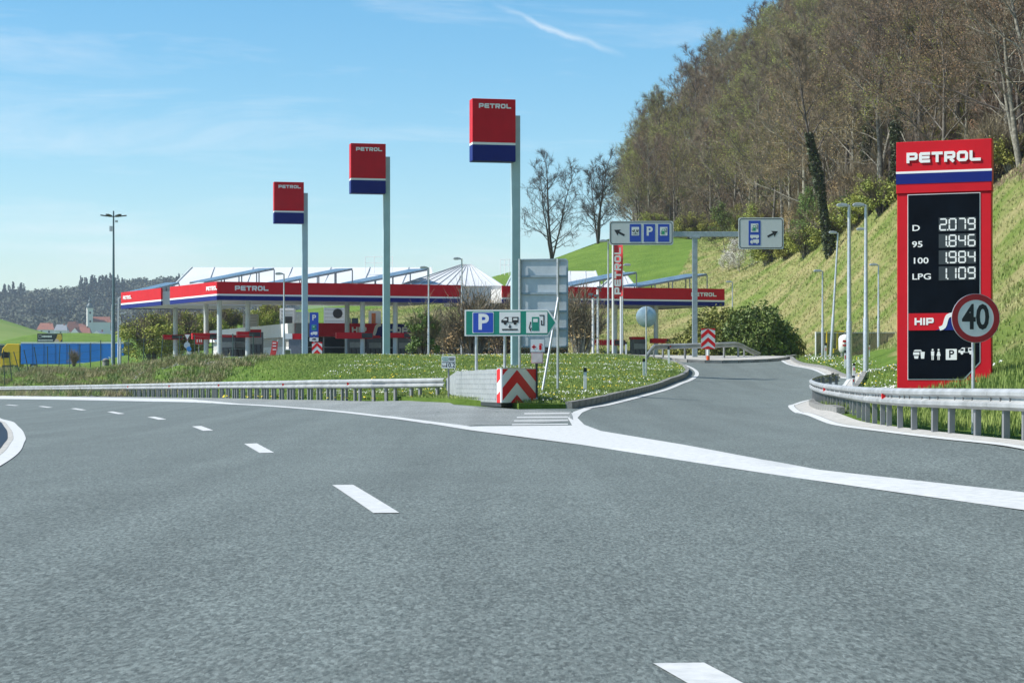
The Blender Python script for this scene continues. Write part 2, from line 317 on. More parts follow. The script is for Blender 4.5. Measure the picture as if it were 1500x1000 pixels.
# wide square lettering drawn with strokes (unit cell 1 x 0.95)
GL = {'P': [[(.13, 0), (.13, .82), (.80, .82), (.87, .75), (.87, .45), (.80, .38), (.262, .38)]],
      'E': [[(1, .82), (.2, .82), (.13, .75), (.13, .2), (.2, .13), (1, .13)], [(.262, .475), (.95, .475)]],
      'T': [[(0, .82), (1, .82)], [(.5, .69), (.5, 0)]],
      'R': [[(.13, 0), (.13, .82), (.80, .82), (.87, .75), (.87, .48), (.80, .41), (.262, .41)], [(.55, .28), (.86, 0)]],
      'O': [[(.13, .25), (.13, .7), (.25, .82), (.75, .82), (.87, .7), (.87, .25), (.75, .13), (.25, .13), None]],
      'L': [[(.13, .95), (.13, .2), (.2, .13), (1, .13)]],
      'H': [[(.13, 0), (.13, .95)], [(.87, 0), (.87, .95)], [(.262, .475), (.738, .475)]],
      'I': [[(.13, 0), (.13, .95)]]}
def wide_text(s, width, parent, mt, x, z, y, name='lettering', depth=.02, vertical=False):
    n = sum(.26 if c == 'I' else 1 for c in s) + .14 * (len(s) - 1); k = width / n; mb = MB(); u = -n / 2
    for c in s:
        for st in GL[c]:
            cl = st[-1] is None; pts = st[:-1] if cl else st
            if vertical: P2 = [(x - (q[1] - .475) * k, z + (u + q[0]) * k) for q in pts]
            else: P2 = [(x + (u + q[0]) * k, z + (q[1] - .475) * k) for q in pts]
            mb.ribbon(P2, .26 * k, y - depth, y, cl)
        u += (.26 if c == 'I' else 1) + .14
    return mb.build(name, mt, parent)
def inside(P, x, y):
    P = np.asarray(P); x = np.asarray(x); y = np.asarray(y); r = np.zeros(x.shape, bool); j = len(P) - 1
    for i in range(len(P)):
        xi, yi = P[i][:2]; xj, yj = P[j][:2]; c = ((yi > y) != (yj > y)) & (x < (xj - xi) * (y - yi) / (yj - yi + 1e-12) + xi); r ^= c; j = i
    return r
def cr(P, n=8):                            # Catmull-Rom through 2-D points
    P = np.array(P, float); P = np.vstack([2 * P[0] - P[1], P, 2 * P[-1] - P[-2]]); out = []
    for i in range(1, len(P) - 2):
        for t in np.linspace(0, 1, n, endpoint=False):
            a, b, c, d = P[i - 1:i + 3]; out.append(.5 * ((2 * b) + (-a + c) * t + (2 * a - 5 * b + 4 * c - d) * t * t + (-a + 3 * b - 3 * c + d) * t ** 3))
    out.append(P[-2]); return np.array(out)
def resample(P, step):
    P = np.asarray(P, float); d = np.r_[0, np.cumsum(np.linalg.norm(np.diff(P, axis=0), axis=1))]; n = max(2, int(d[-1] / step) + 1); t = np.linspace(0, d[-1], n)
    return np.c_[np.interp(t, d, P[:, 0]), np.interp(t, d, P[:, 1])]
def offset(P, w):                          # shift a path to its right-hand side by w
    P = np.asarray(P, float); d = np.gradient(P, axis=0); d /= np.linalg.norm(d, axis=1)[:, None] + 1e-9; return P + np.c_[d[:, 1], -d[:, 0]] * w
def sheet(name, poly, dz, mt, parent=None, step=1.0):       # a surface draped on the terrain inside an outline
    poly = np.asarray(poly, float); n = len(poly); lo = poly.min(0); hi = poly.max(0)
    gx, gy = np.meshgrid(np.arange(lo[0], hi[0], step), np.arange(lo[1], hi[1], step * 1.3)); gx = gx.ravel(); gy = gy.ravel(); k = inside(poly, gx, gy); pts = np.vstack([poly, np.c_[gx, gy][k]]) if k.any() else poly
    r = delaunay_2d_cdt([Vector(p) for p in pts], [(i, (i + 1) % n) for i in range(n)], [], 1, 1e-5)
    V = np.array([(v.x, v.y) for v in r[0]]); Z = g(V[:, 0], V[:, 1]) + dz - .033; me = bpy.data.meshes.new(name)
    me.from_pydata(np.c_[V, Z].tolist(), [], [tuple(f) for f in r[2]]); me.update()
    if len(me.polygons) and sum(p.normal.z for p in me.polygons) < 0: me.flip_normals()
    return link(name, me, mt, parent, True)
def strip(name, P, w0, w1, dz, mt, parent=None, step=1.0):  # a band between two offsets of a path
    P = resample(P, step); a = offset(P, w0); b = offset(P, w1); n = len(P); V = np.vstack([a, b]); Z = g(V[:, 0], V[:, 1]) + dz - .033
    me = bpy.data.meshes.new(name); me.from_pydata(np.c_[V, Z].tolist(), [], [(n + i, n + i + 1, i + 1, i) for i in range(n - 1)]); me.update()
    if sum(p.normal.z for p in me.polygons) < 0: me.flip_normals()
    return link(name, me, mt, parent, True)

# ------------------------------------------------------------------ ground
FOREST = [(33, -20), (33, 60), (33.7, 135), (33, 180), (32, 240), (28, 285), (17, 303), (19, 350), (23, 425), (115, 425), (115, -20)]
BANK = [(12.5, -20), (14, 44), (15.5, 60), (17.5, 80), (20, 100), (22, 128), (20.5, 150), (17, 175), (-16, 196), (-22, 264), (2, 258), (9, 236), (20, 246), (27, 287), (35, 287), (36, 60), (36, -20)]
def ground_material():
    mt = bpy.data.materials.new('ground'); mt.use_nodes = True; t = mt.node_tree; b = t.nodes['Principled BSDF']; b.inputs['Roughness'].default_value = .95; b.inputs['Specular IOR Level'].default_value = .1
    tcn = N(t, 'ShaderNodeTexCoord')
    def ramp(scale, c0, c1, p0, p1, d=7):
        n = N(t, 'ShaderNodeTexNoise'); n.inputs['Scale'].default_value = scale; n.inputs['Detail'].default_value = d; n.inputs['Roughness'].default_value = .68; t.links.new(tcn.outputs['Object'], n.inputs['Vector'])
        r = N(t, 'ShaderNodeValToRGB'); r.color_ramp.elements[0].position = p0; r.color_ramp.elements[1].position = p1; r.color_ramp.elements[0].color = (*c0, 1); r.color_ramp.elements[1].color = (*c1, 1)
        t.links.new(n.outputs['Fac'], r.inputs['Fac']); return r.outputs['Color'], n
    gr, n0 = ramp(.35, (.105, .19, .032), (.18, .275, .05), .3, .7)
    dry, n1 = ramp(.22, (.17, .235, .05), (.37, .33, .15), .40, .62)
    lit, n2 = ramp(.5, (.11, .085, .055), (.22, .165, .105), .3, .7)
    def mask(a, src):
        at_ = N(t, 'ShaderNodeAttribute'); at_.attribute_name = a; ad = N(t, 'ShaderNodeMath', operation='ADD'); mu = N(t, 'ShaderNodeMath', operation='MULTIPLY'); mu.inputs[1].default_value = 1.0
        t.links.new(src.outputs['Fac'], mu.inputs[0]); t.links.new(at_.outputs['Fac'], ad.inputs[0]); t.links.new(mu.outputs[0], ad.inputs[1])
        mr = N(t, 'ShaderNodeMapRange'); mr.inputs['From Min'].default_value = .9; mr.inputs['From Max'].default_value = 1.1; t.links.new(ad.outputs[0], mr.inputs['Value']); return mr.outputs['Result']
    m1 = N(t, 'ShaderNodeMixRGB'); t.links.new(mask('bank', n0), m1.inputs['Fac']); t.links.new(gr, m1.inputs['Color1']); t.links.new(dry, m1.inputs['Color2'])
    m2 = N(t, 'ShaderNodeMixRGB'); t.links.new(mask('forest', n2), m2.inputs['Fac']); t.links.new(m1.outputs['Color'], m2.inputs['Color1']); t.links.new(lit, m2.inputs['Color2'])
    t.links.new(m2.outputs['Color'], b.inputs['Base Color'])
    nb = N(t, 'ShaderNodeTexNoise'); nb.inputs['Scale'].default_value = 2.2; nb.inputs['Detail'].default_value = 8; nb.inputs['Roughness'].default_value = .75; t.links.new(tcn.outputs['Object'], nb.inputs['Vector'])
    bp = N(t, 'ShaderNodeBump'); bp.inputs['Strength'].default_value = 1; bp.inputs['Distance'].default_value = .35; t.links.new(nb.outputs['Fac'], bp.inputs['Height']); t.links.new(bp.outputs['Normal'], b.inputs['Normal'])
    return mt
xs = np.arange(-126, 111, 1.3); ys = np.r_[np.arange(-20, 205, 1.3), np.arange(205, 421, 2.6)]
X, Y = np.meshgrid(xs, ys); Z = g(X, Y)
nx, ny = len(xs), len(ys); I = (np.arange(ny - 1)[:, None] * nx + np.arange(nx - 1)[None]).ravel()
me = mesh_np('ground', np.c_[X.ravel(), Y.ravel(), Z.ravel() - .05], np.c_[I, I + 1, I + nx + 1, I + nx], 4)
for nm, PL in (('forest', FOREST), ('bank', BANK)):
    a = me.attributes.new(nm, 'FLOAT', 'POINT'); mk = inside(PL, X.ravel(), Y.ravel()).astype(np.float32).reshape(ny, nx)
    k = mk.copy(); k[1:-1, 1:-1] = (mk[1:-1, 1:-1] * 2 + mk[:-2, 1:-1] + mk[2:, 1:-1] + mk[1:-1, :-2] + mk[1:-1, 2:]) / 6
    a.data.foreach_set('value', k.ravel())
GROUNDM = ground_material()
tag(link('ground', me, GROUNDM, smooth=True), kind='structure')

# far land: rows of distance, columns of bearing, height from hand-set profiles
def far_z(px, D):
    rows = [(415, lambda p: np.interp(p, [-600, 0, 60, 130, 250, 700, 900, 1500, 2200], [9, 9, 9, 8, 7, 7, 20, 70, 90])),
            (620, lambda p: np.interp(p, [-600, -100, 0, 60, 130, 240, 700, 2200], [26, 24, 19.5, 15.5, 12.5, 11, 10, 60])),
            (800, lambda p: np.interp(p, [-600, 0, 130, 240, 700, 2200], [16, 14, 12, 12, 12, 60])),
            (1500, lambda p: np.interp(p, [-600, 2200], [27, 36])),
            (1700, lambda p: np.interp(p, [-600, 0, 235, 600, 2200], [36, 36, 44, 36, 36])),
            (2250, lambda p: CH + (557 - np.interp(p, [-600, -100, 0, 75, 150, 235, 330, 500, 700, 1000, 2200], [462, 458, 451, 446, 436, 429, 436, 448, 456, 462, 470])) / F * 2250),
            (2700, lambda p: np.full_like(p, 40.)), (5000, lambda p: np.full_like(p, 20.))]
    Ds = [r[0] for r in rows]; Zs = np.array([r[1](px) for r in rows]); k = np.clip(np.searchsorted(Ds, D) - 1, 0, len(Ds) - 2)
    t = (D - np.array(Ds)[k]) / (np.array(Ds)[k + 1] - np.array(Ds)[k]); t = t * t * (3 - 2 * t); j = np.arange(len(px))
    return Zs[k, j] * (1 - t) + Zs[k + 1, j] * t
pxs = np.linspace(-900, 2400, 130); Ds = np.r_[np.arange(415, 900, 15), np.arange(900, 2800, 40), 3200, 4000, 5000.]
PX, DM = np.meshgrid(pxs, Ds); ZF = far_z(PX.ravel(), DM.ravel()); XF = (PX.ravel() - 750) / F * DM.ravel()
nx, ny = len(pxs), len(Ds); I = (np.arange(ny - 1)[:, None] * nx + np.arange(nx - 1)[None]).ravel()
FIELD = mat('far_meadow', (.20, .26, .075), .95, scale=.012, col2=(.12, .21, .035), spec=.1)
tag(link('hills', mesh_np('hills', np.c_[XF, DM.ravel(), ZF], np.c_[I, I + 1, I + nx + 1, I + nx], 4), FIELD, smooth=True), kind='structure')

# ------------------------------------------------------------------ roads
LRAIL = cr([hit(652, 586.5)[:2], (-4.1, 69.9), (-6.08, 73), (-12.9, 93), (-18, 108), (-24.7, 127), (-34.6, 155), (-46.2, 185), (-58, 212)])
EDGE = cr([(5.9, -8), (5.3, 5), (4.5, 18)] + [hit(*p) for p in ((1300, 719), (1100, 690), (850, 651), (690, 629), (600, 615))] + [(-6.5, 65), (-13.2, 88), (-18.9, 103), (-27.1, 125), (-40, 160), (-52, 190)])
KERBL = cr([hit(838, 598), hit(880, 590), hit(940, 575), hit(985, 560), hit(1008, 549), (9.5, 112), (9.3, 119), (8.0, 124), (4.5, 127)])
LINER = cr([(7.0, -8), (6.9, 10), (6.7, 22), (6.6, 26.5), (6.5, 30), (6.45, 35.2), (6.64, 42.4), (7.46, 53), (8.6, 63), (9.9, 70), (11.9, 77), (13.6, 83.5), (14.9, 90), (15.7, 98), (16.2, 106), (16.3, 113), (16.1, 120), (16.6, 128)])
road_poly = np.vstack([[(-15, -8), (-15, 20), (-14, 40), (-17, 60), (-26, 84), (-45, 115), (-75, 150), (-82, 170)], [(-58, 211)], resample(LRAIL, 2)[::-1][1:], [hit(665, 592), hit(760, 599)], resample(KERBL, 1.5), [(16.6, 127.5)], resample(offset(LINER, .3), 2)[::-1][1:]])
road = tag(sheet('road', road_poly, .03, ASPH, step=1.6), kind='structure')
tag(sheet('forecourt', [(4.5, 127.2), (-14, 128.5), (-27, 146), (-33, 178), (-36, 214), (-20, 214), (8, 196), (17.5, 176), (18.2, 150), (16.8, 127.8)], .03, ASPH2, step=3), kind='structure')
sh = resample(EDGE, 2)[::-1]; sh = sh[(sh[:, 1] > 42)]
tag(sheet('hard_shoulder', np.vstack([resample(LRAIL, 2)[:-3], offset(sh, -.1)[3:], [hit(700, 622), hit(752, 622), hit(840, 616), hit(836, 602), hit(760, 600), hit(665, 593)]]), .034, ASPH2, step=1.5), kind='structure')
# painted markings
for (a, b) in (((994, 971), (1082, 1003)), ((502, 710), (566, 751)), ((367, 649.5), (391, 663)), ((288, 624), (305, 630.5)), ((221, 610.3), (238, 614.2)), ((161, 602.7), (178, 606)), ((107, 598), (123, 600.5)), ((59, 594.8), (74, 596.7)), ((10, 592.6), (25, 593.9)), ((-40, 591), (-27, 591.8))):
    A, B = np.array(hit(*a)), np.array(hit(*b)); d = (B - A) / np.linalg.norm(B - A); n_ = np.array([d[1], -d[0]]); w = .23
    if a[0] == 994: B = A + (np.array([.177, -1]) / np.linalg.norm([.177, -1])) * 4.8; d = (B - A) / 4.8; n_ = np.array([d[1], -d[0]])
    tag(strip('lane_dash', np.array([A - n_ * 0, B]), -w / 2, w / 2, .036, PAINT, road, .8), kind='structure')
e = resample(EDGE, 1.0)
g0 = [hit(*p) for p in ((560, 607.8), (690, 624.5), (838, 623), (832, 612), (840, 603), (856, 597.5), (868, 597.5), (853, 604), (846, 612), (856, 622), (880, 631), (1000, 651), (1200, 688), (1500, 721))] + [(5.75, 19), (5.9, 10), (6.3, -6), (5.9, -8), (5.4, 5)]
g1_ = [hit(*p) for p in ((1500, 747), (1300, 719), (1100, 690), (850, 651), (690, 630), (600, 615.5))]
sheet('gore_marking', g0 + g1_, .0365, PAINT, road, .5)
strip('edge_line', e[(e[:, 1] > 46) & (e[:, 0] > -60)], -.14, .14, .038, PAINT, road, 1)
strip('ramp_line', resample(np.vstack([hit(862, 597.5), resample(offset(KERBL, .42), 1)[3:]]), .5), -.1, .1, .043, PAINT, road, .5)
strip('ramp_line', LINER, -.1, .08, .043, PAINT, road, .6)
strip('gutter', offset(LINER, .26), -.16, .28, .040, CONC, road, .6)
sgl = 1 if offset(LRAIL, 1)[5][0] < LRAIL[5][0] else -1
la = offset(resample(LRAIL, 2), .9 * sgl); la = la[(la[:, 1] > 95) & (la[:, 1] < 200)]; eb = resample(EDGE, 2)[::-1]; eb = eb[(eb[:, 1] > 76) & (eb[:, 1] < 186)]
sheet('hatched_marking', np.vstack([la, eb]), .0365, PAINT, road, 1.5)
for (x0, x1, y) in ((768, 838, 605.0), (757, 832, 610.5), (753, 832, 615.5), (750, 832, 621.0)):
    p = [hit(x0, y), hit(x1, y - .6), hit(x1, y + .9), hit(x0, y + 1.5)]; sheet('gore_bar', p, .0375, PAINT, road, .4)
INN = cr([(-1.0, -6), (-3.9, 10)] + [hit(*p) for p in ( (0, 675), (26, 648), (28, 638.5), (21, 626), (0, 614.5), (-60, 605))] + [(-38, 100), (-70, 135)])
strip('edge_line', INN, -.13, .13, .041, PAINT, road, .6)
strip('median_gutter', INN, -.25, -.135, .043, CONC, road, .6)
tag(strip('median_strip', INN, -2.6, -.255, .046, mat('median_navy', (.008, .018, .035), .6, var=.3)), kind='structure')  # near-black navy band on the ground, left of the inner line and gutter

# kerbs, stone by stone
km = MB().box((0, 0, 0), (.98, .2, .34)).me('kerb_stone'); km.materials.append(KERB)
def kerb(path, name='kerb', top=.15):
    r = bpy.data.objects.new(name, None); COL.objects.link(r); tag(r, kind='structure'); P = resample(path, 1.0)
    for i in range(len(P) - 1):
        c = (P[i] + P[i + 1]) / 2; d = P[i + 1] - P[i]; z0, z1 = g1(*P[i]), g1(*P[i + 1]); o = bpy.data.objects.new('kerb_stone', km); COL.objects.link(o); o.parent = r
        o.location = (c[0], c[1], (z0 + z1) / 2 + top - .17 + random.uniform(-.006, .006)); o.rotation_euler = (0, -math.atan2(z1 - z0, np.linalg.norm(d)), math.atan2(d[1], d[0]))
        o.scale = (np.linalg.norm(d), 1, 1)
    return r
kerb(offset(KERBL, -.1), top=.19)
rk = resample(LINER, 1); kerb(offset(rk[(rk[:, 1] > 47)], .62), top=.13)
ISLAND = np.vstack([resample(offset(KERBL, -.18), 1), [(-14, 128), (-17, 126.5)], [hit(430, 565), (-7.5, 79), (-4.6, 72.2)], [hit(668, 590), hit(760, 596.5)]])
island = tag(sheet('grass_island', ISLAND, .15, GROUNDM, step=1.5), kind='structure')
zi = g(ISLAND[:, 0], ISLAND[:, 1]); n_ = len(ISLAND); mb = MB(); mb.v = [(p[0], p[1], z + .117) for p, z in zip(ISLAND, zi)] + [(p[0], p[1], z - .15) for p, z in zip(offset(ISLAND, 0), zi)]; mb.f = [(i, (i + 1) % n_, n_ + (i + 1) % n_, n_ + i) for i in range(n_)]; mb.build('island_edge', GROUNDM, island)

# ------------------------------------------------------------------ guard rails
PROF = [(.0, .435), (.03, .44), (.085, .485), (.085, .535), (.02, .575), (.02, .61), (.085, .65), (.085, .70), (.03, .745), (.0, .75)]
def guardrail(label, path, side, spacing, group=None, hs=None, refl=(), zf=None, zoff=0.0, seg=4.0, arrow=None):
    P = resample(path, .5); n = len(P); d = np.gradient(P, axis=0); d /= np.linalg.norm(d, axis=1)[:, None]; nrm = np.c_[d[:, 1], -d[:, 0]] * side; z = g(P[:, 0], P[:, 1]) + zoff; zp = np.r_[np.full(12, z[0]), z, np.full(12, z[-1])]; z = np.convolve(zp, np.hanning(25) / np.hanning(25).sum(), 'valid')
    if zf is not None: z = np.interp(P[:, 1], *zf)
    h = np.ones(n) if hs is None else np.interp(np.linspace(0, 1, n), *hs)
    r = thing('guardrail', label, 'guardrail', (P[0][0], P[0][1], z[0]), 0, group); O = np.array([P[0][0], P[0][1], z[0]]); per = int(seg / .5)
    for i0 in range(0, n - 1, per):
        idx = range(i0, min(i0 + per + 1, n)); mb = MB(); k = len(PROF)
        fr = [(a, b) for a, b in PROF] + [(a - .006, b) for a, b in PROF[::-1]]; K = len(fr)
        for q, i in enumerate(idx):
            tk = .004 if (i0 // per) % 2 else 0
            for a, b in fr: mb.v.append(tuple(np.array([P[i][0] + nrm[i][0] * (a + tk), P[i][1] + nrm[i][1] * (a + tk), z[i] + b - .75 * (1 - h[i])]) - O))
        L = len(list(idx))
        for q in range(L - 1):
            for j in range(K): mb.f.append((q * K + j, q * K + (j + 1) % K, (q + 1) * K + (j + 1) % K, (q + 1) * K + j))
        mb.f += [tuple(range(K)), tuple((L - 1) * K + j for j in range(K))[::-1]]
        mb.build('beam', RAIL, r)
    D = np.r_[0, np.cumsum(np.linalg.norm(np.diff(P, axis=0), axis=1))]; s_ = spacing * .5; pm = None
    while s_ < D[-1]:
        i = int(np.searchsorted(D, s_)); i = min(i, n - 1)
        if h[i] > .45:
            if pm is None:
                mb = MB(); mb.box((0, -.045, -.12), (.10, .006, 1.64)); mb.box((-.047, 0, -.12), (.006, .084, 1.64)); mb.box((.047, 0, -.12), (.006, .084, 1.64)); pm = mb.me('post'); pm.materials.append(POSTM)
            o = bpy.data.objects.new('post', pm); COL.objects.link(o); o.parent = r; c = P[i] - nrm[i] * .055
            o.location = (c[0] - O[0], c[1] - O[1], z[i] - O[2] - .75 * (1 - h[i])); o.rotation_euler = (random.uniform(-.01, .01), random.uniform(-.015, .015), math.atan2(nrm[i][1], nrm[i][0]) + math.pi / 2)
        s_ += spacing
    if spacing > 1.3 and hs is None:          # bolt heads in the beam groove
        bm_ = MB().tube([(0, -.012, 0), (0, .012, 0)], .022, 6).me('bolt'); bm_.materials.append(POSTM); s_ = .4
        while s_ < D[-1]:
            i = min(int(np.searchsorted(D, s_)), n - 1); o = bpy.data.objects.new('bolt', bm_); COL.objects.link(o); o.parent = r; c = P[i] + nrm[i] * .03; o.location = (c[0] - O[0], c[1] - O[1], z[i] + .593 - O[2]); o.rotation_euler = (0, 0, math.atan2(nrm[i][1], nrm[i][0]) + math.pi / 2); s_ += spacing / 2
    for s0 in refl:
        i = min(int(np.searchsorted(D, s0)), n - 1); mb = MB(); c = np.array([P[i][0] + nrm[i][0] * .05, P[i][1] + nrm[i][1] * .05, z[i] + .592]) - O
        mb.bar(c - np.array([0, 0, .045]), c + np.array([0, 0, .045]), .07, .07); mb.build('reflector', SRED, r)
    return r
guardrail('long grey steel guardrail between the motorway shoulder and the grassy berm', LRAIL, 1 if offset(LRAIL, 1)[5][0] < LRAIL[5][0] else -1, .72, 'steel guardrails', refl=(6, 16, 30, 44, 58))
RR = cr([(8.3, -6), (7.7, 10), (7.25, 22), (7.1, 28.5), (6.95, 32), (6.83, 35.5), (7.2, 41.5), (7.95, 49), (8.85, 58), (9.75, 66), (10.55, 72), (11.7, 77.5), (13.0, 81)])
guardrail('grey steel guardrail curving along the exit ramp in front of the price totem', RR, -1, 1.34, 'steel guardrails', refl=(44, 63), zf=([-6, 10, 22, 28.5, 32, 35.5, 41.5, 49, 58, 66, 72, 77.5, 81], [.15, .2, .27, .285, .275, .265, .265, .275, .31, .375, .455, .58, .68]))
a_, b_ = at(945, 119), at(1120, 127)
FR = cr([(a_.x, a_.y), (at(960, 121).x, 121.5), (at(976, 123).x, 123), (at(1030, 124).x, 124), (at(1078, 126).x, 126), (at(1100, 127).x, 128), (b_.x, 129.5)])
guardrail('short guardrail with both ends sloping to the ground behind the ramp chevron', FR, 1, 1.5, 'steel guardrails', hs=([0, .17, .72, 1], [.12, .97, 1.05, .12]), refl=(4.5,), zoff=.25)

tag(sheet('ramp_end_island', [(9.6, 122.3), (10.5, 121.2), (13, 121.2), (16, 123), (17.4, 126.5), (16.8, 128.5), (13, 131), (8, 130), (6.5, 127)], .13, CONC, step=1), kind='structure')
kerb(cr([(6.5, 127), (9.6, 122.2), (10.6, 121.1), (13, 121.1), (16, 122.9), (17.5, 126.5)]), top=.17)

# ------------------------------------------------------------------ crash cushion at the gore
cz = g1(.1, 60) + .04
cc = thing('crash_cushion', 'low grey crash cushion with red and white chevron nose at the ramp gore', 'crash cushion', (0, 0, 0))
A = np.array([(728 - 750) / F * 59.2, 59.2]); B = np.array([(668 - 750) / F * 66, 66.]); T_ = np.array([(653 - 750) / F * 67.5, 67.5]); C_ = np.array([(786 - 750) / F * 60.6, 60.6])
H0, H1 = .06, 1.03
PLATE = mat('cushion_plate', (.40, .42, .42), .55, .2, scale=5, col2=(.30, .32, .32), bump=.2, bscale=9)
def wall(mb, pts, z0, z1, th, base):
    Q = np.array(pts); off = offset(Q, th); k = len(mb.v)
    for (p, o) in zip(Q, off):
        for (q, zz) in ((p, z0), (p, z1), (o, z1), (o, z0)): mb.v.append((q[0], q[1], base + zz))
    for i in range(len(Q) - 1):
        for j in range(4): a0 = k + i * 4; mb.f.append((a0 + j, a0 + 4 + j, a0 + 4 + (j + 1) % 4, a0 + (j + 1) % 4))
    mb.f += [(k, k + 1, k + 2, k + 3), tuple(k + (len(Q) - 1) * 4 + j for j in (3, 2, 1, 0))]
nseg = 4
for i in range(nseg):                       # overlapping side plates with rows of studs
    p0 = A + (B - A) * i / nseg; p1 = A + (B - A) * (i + 1) / nseg; mb = MB(); wall(mb, [p0, p0 + (p1 - p0) * .5, p1], H0, H1 - .05 * (i / nseg) , .02 + .006 * (i % 2), cz); pl = mb.build('side_plate', PLATE, cc)
    st = MB(); dr = (p1 - p0) / np.linalg.norm(p1 - p0); nn = np.array([-dr[1], dr[0]]); nn = nn if nn[1] < 0 else -nn
    for r_ in range(6):
        for c_ in range(4):
            p = p0 + (p1 - p0) * (c_ + .5) / 4 + nn * .012; st.box((p[0], p[1], cz + .16 + r_ * .145), (.05, .02, .03), math.atan2(dr[1], dr[0]))
    st.build('stud_row', GALV, pl)
mb = MB(); up = [(p[0], p[1]) for p in (B, T_)]
k = len(mb.v); mb.v += [(B[0], B[1], cz + H0), (B[0], B[1], cz + H1 - .05), (T_[0], T_[1], cz + .75), (T_[0], T_[1], cz + .42), (B[0] + .02, B[1] + .03, cz + H0), (B[0] + .02, B[1] + .03, cz + H1 - .05), (T_[0] + .02, T_[1] + .03, cz + .75), (T_[0] + .02, T_[1] + .03, cz + .42)]
mb.f += [(0, 1, 2, 3), (7, 6, 5, 4), (0, 4, 5, 1), (1, 5, 6, 2), (2, 6, 7, 3), (3, 7, 4, 0)]; mb.build('end_plate', PLATE, cc)
mb = MB(); wall(mb, [C_, C_ + (B - A) * .5, C_ + (B - A)], H0, H1, .02, cz); mb.build('side_plate', PLATE, cc)
NOSE = cr([A, A + np.array([.16, -.34]), (A + C_) / 2 + np.array([.02, -.55]), C_ + np.array([-.12, -.34]), C_], 10); nd = np.r_[0, np.cumsum(np.linalg.norm(np.diff(NOSE, axis=0), axis=1))]; nl = nd[-1]
mb = MB(); wall(mb, NOSE, H0, H1, -.03, cz); mb.build('nose', SIGNW, cc, True)
def nose_pt(u, v):                          # u along the nose 0..1, v height 0..1
    x, y = np.interp(u * nl, nd, NOSE[:, 0]), np.interp(u * nl, nd, NOSE[:, 1]); j = min(int(np.searchsorted(nd, u * nl)), len(NOSE) - 2); d = NOSE[j + 1] - NOSE[j]; d = d / np.linalg.norm(d); return (x + d[1] * .006, y - d[0] * .006, cz + H0 + v * (H1 - H0))
def chev(v0, w):
    mb = MB(); n = 24; ok = []
    for i in range(n + 1):
        u = i / n; la_ = (nose_pt(u, 0)[0] - A[0]) / (C_[0] - A[0]); vv = v0 - abs(la_ - .5) * 1.5; a, b = min(max(vv, 0), 1), min(max(vv + w, 0), 1); mb.v += [nose_pt(u, a), nose_pt(u, b)]; ok.append(b - a)
    run = []
    for i in range(n + 1):
        if i < n and (ok[i] > .001 or ok[i + 1] > .001): run.append((2 * i, 2 * i + 2, 2 * i + 3, 2 * i + 1))
        elif run: q = MB(); q.v = list(mb.v); q.f = run; me_ = q.me('red_chevron'); bm = bmesh.new(); bm.from_mesh(me_); bmesh.ops.delete(bm, geom=[v for v in bm.verts if not v.link_faces], context='VERTS'); bm.to_mesh(me_); bm.free(); link('red_chevron', me_, SRED, cc); run = []
for v0 in (-.14, .60, 1.34): chev(v0, .38)
mb = MB(); wall(mb, NOSE, H1, H1 + .035, -.05, cz); mb.build('nose_rim', GALV, cc)
mb = MB(); k = 0
for p in NOSE: mb.v.append((p[0], p[1], cz + H1 - .01))
mb.v += [(C_[0] + (B - A)[0], C_[1] + (B - A)[1], cz + H1 - .06), (B[0], B[1], cz + H1 - .06)]; mb.f.append(tuple(range(len(mb.v)))); mb.build('lid', PLATE, cc)
mb = MB(); wall(mb, np.vstack([B + [0, .1], A + [.05, .1], NOSE[8] + [0, .1], NOSE[20] + [0, .12], NOSE[32] + [-.05, .1], C_ + [-.05, .1]]), -.06, .08, .05, cz); mb.build('skid', DARK, cc)

# ------------------------------------------------------------------ little drawings for signs (all flat print, built as thin plates)
def plate(parent, name, mt, x, z, w, h, r, y0, y1): return MB().rrect(x, z, w, h, r, y0, y1).build(name, mt, parent)
def icon_pump(parent, x, z, s, y, mt, hose=BLACK):
    k = s
    mb = MB(); mb.prism([(x - .28 * k, z - .5 * k), (x + .2 * k, z - .5 * k), (x + .2 * k, z + .42 * k), (x - .28 * k, z + .42 * k)], y - .006, y); mb.build('pump_symbol', mt, parent)
    mb = MB(); mb.prism([(x - .19 * k, z + .08 * k), (x + .11 * k, z + .08 * k), (x + .11 * k, z + .3 * k), (x - .19 * k, z + .3 * k)], y - .009, y - .0065); mb.build('pump_window', SIGNW, parent)
    mb = MB(); mb.ribbon([(x + .22 * k, z + .52 * k), (x + .52 * k, z + .52 * k), (x + .52 * k, z - .1 * k), (x + .36 * k, z - .1 * k), (x + .36 * k, z + .2 * k)], .07 * k, y - .006, y); mb.ribbon([(x - .36 * k, z + .1 * k), (x - .46 * k, z - .3 * k), (x - .38 * k, z - .48 * k), (x - .31 * k, z - .3 * k)], .06 * k, y - .006, y); mb.build('hose_symbol', hose, parent)
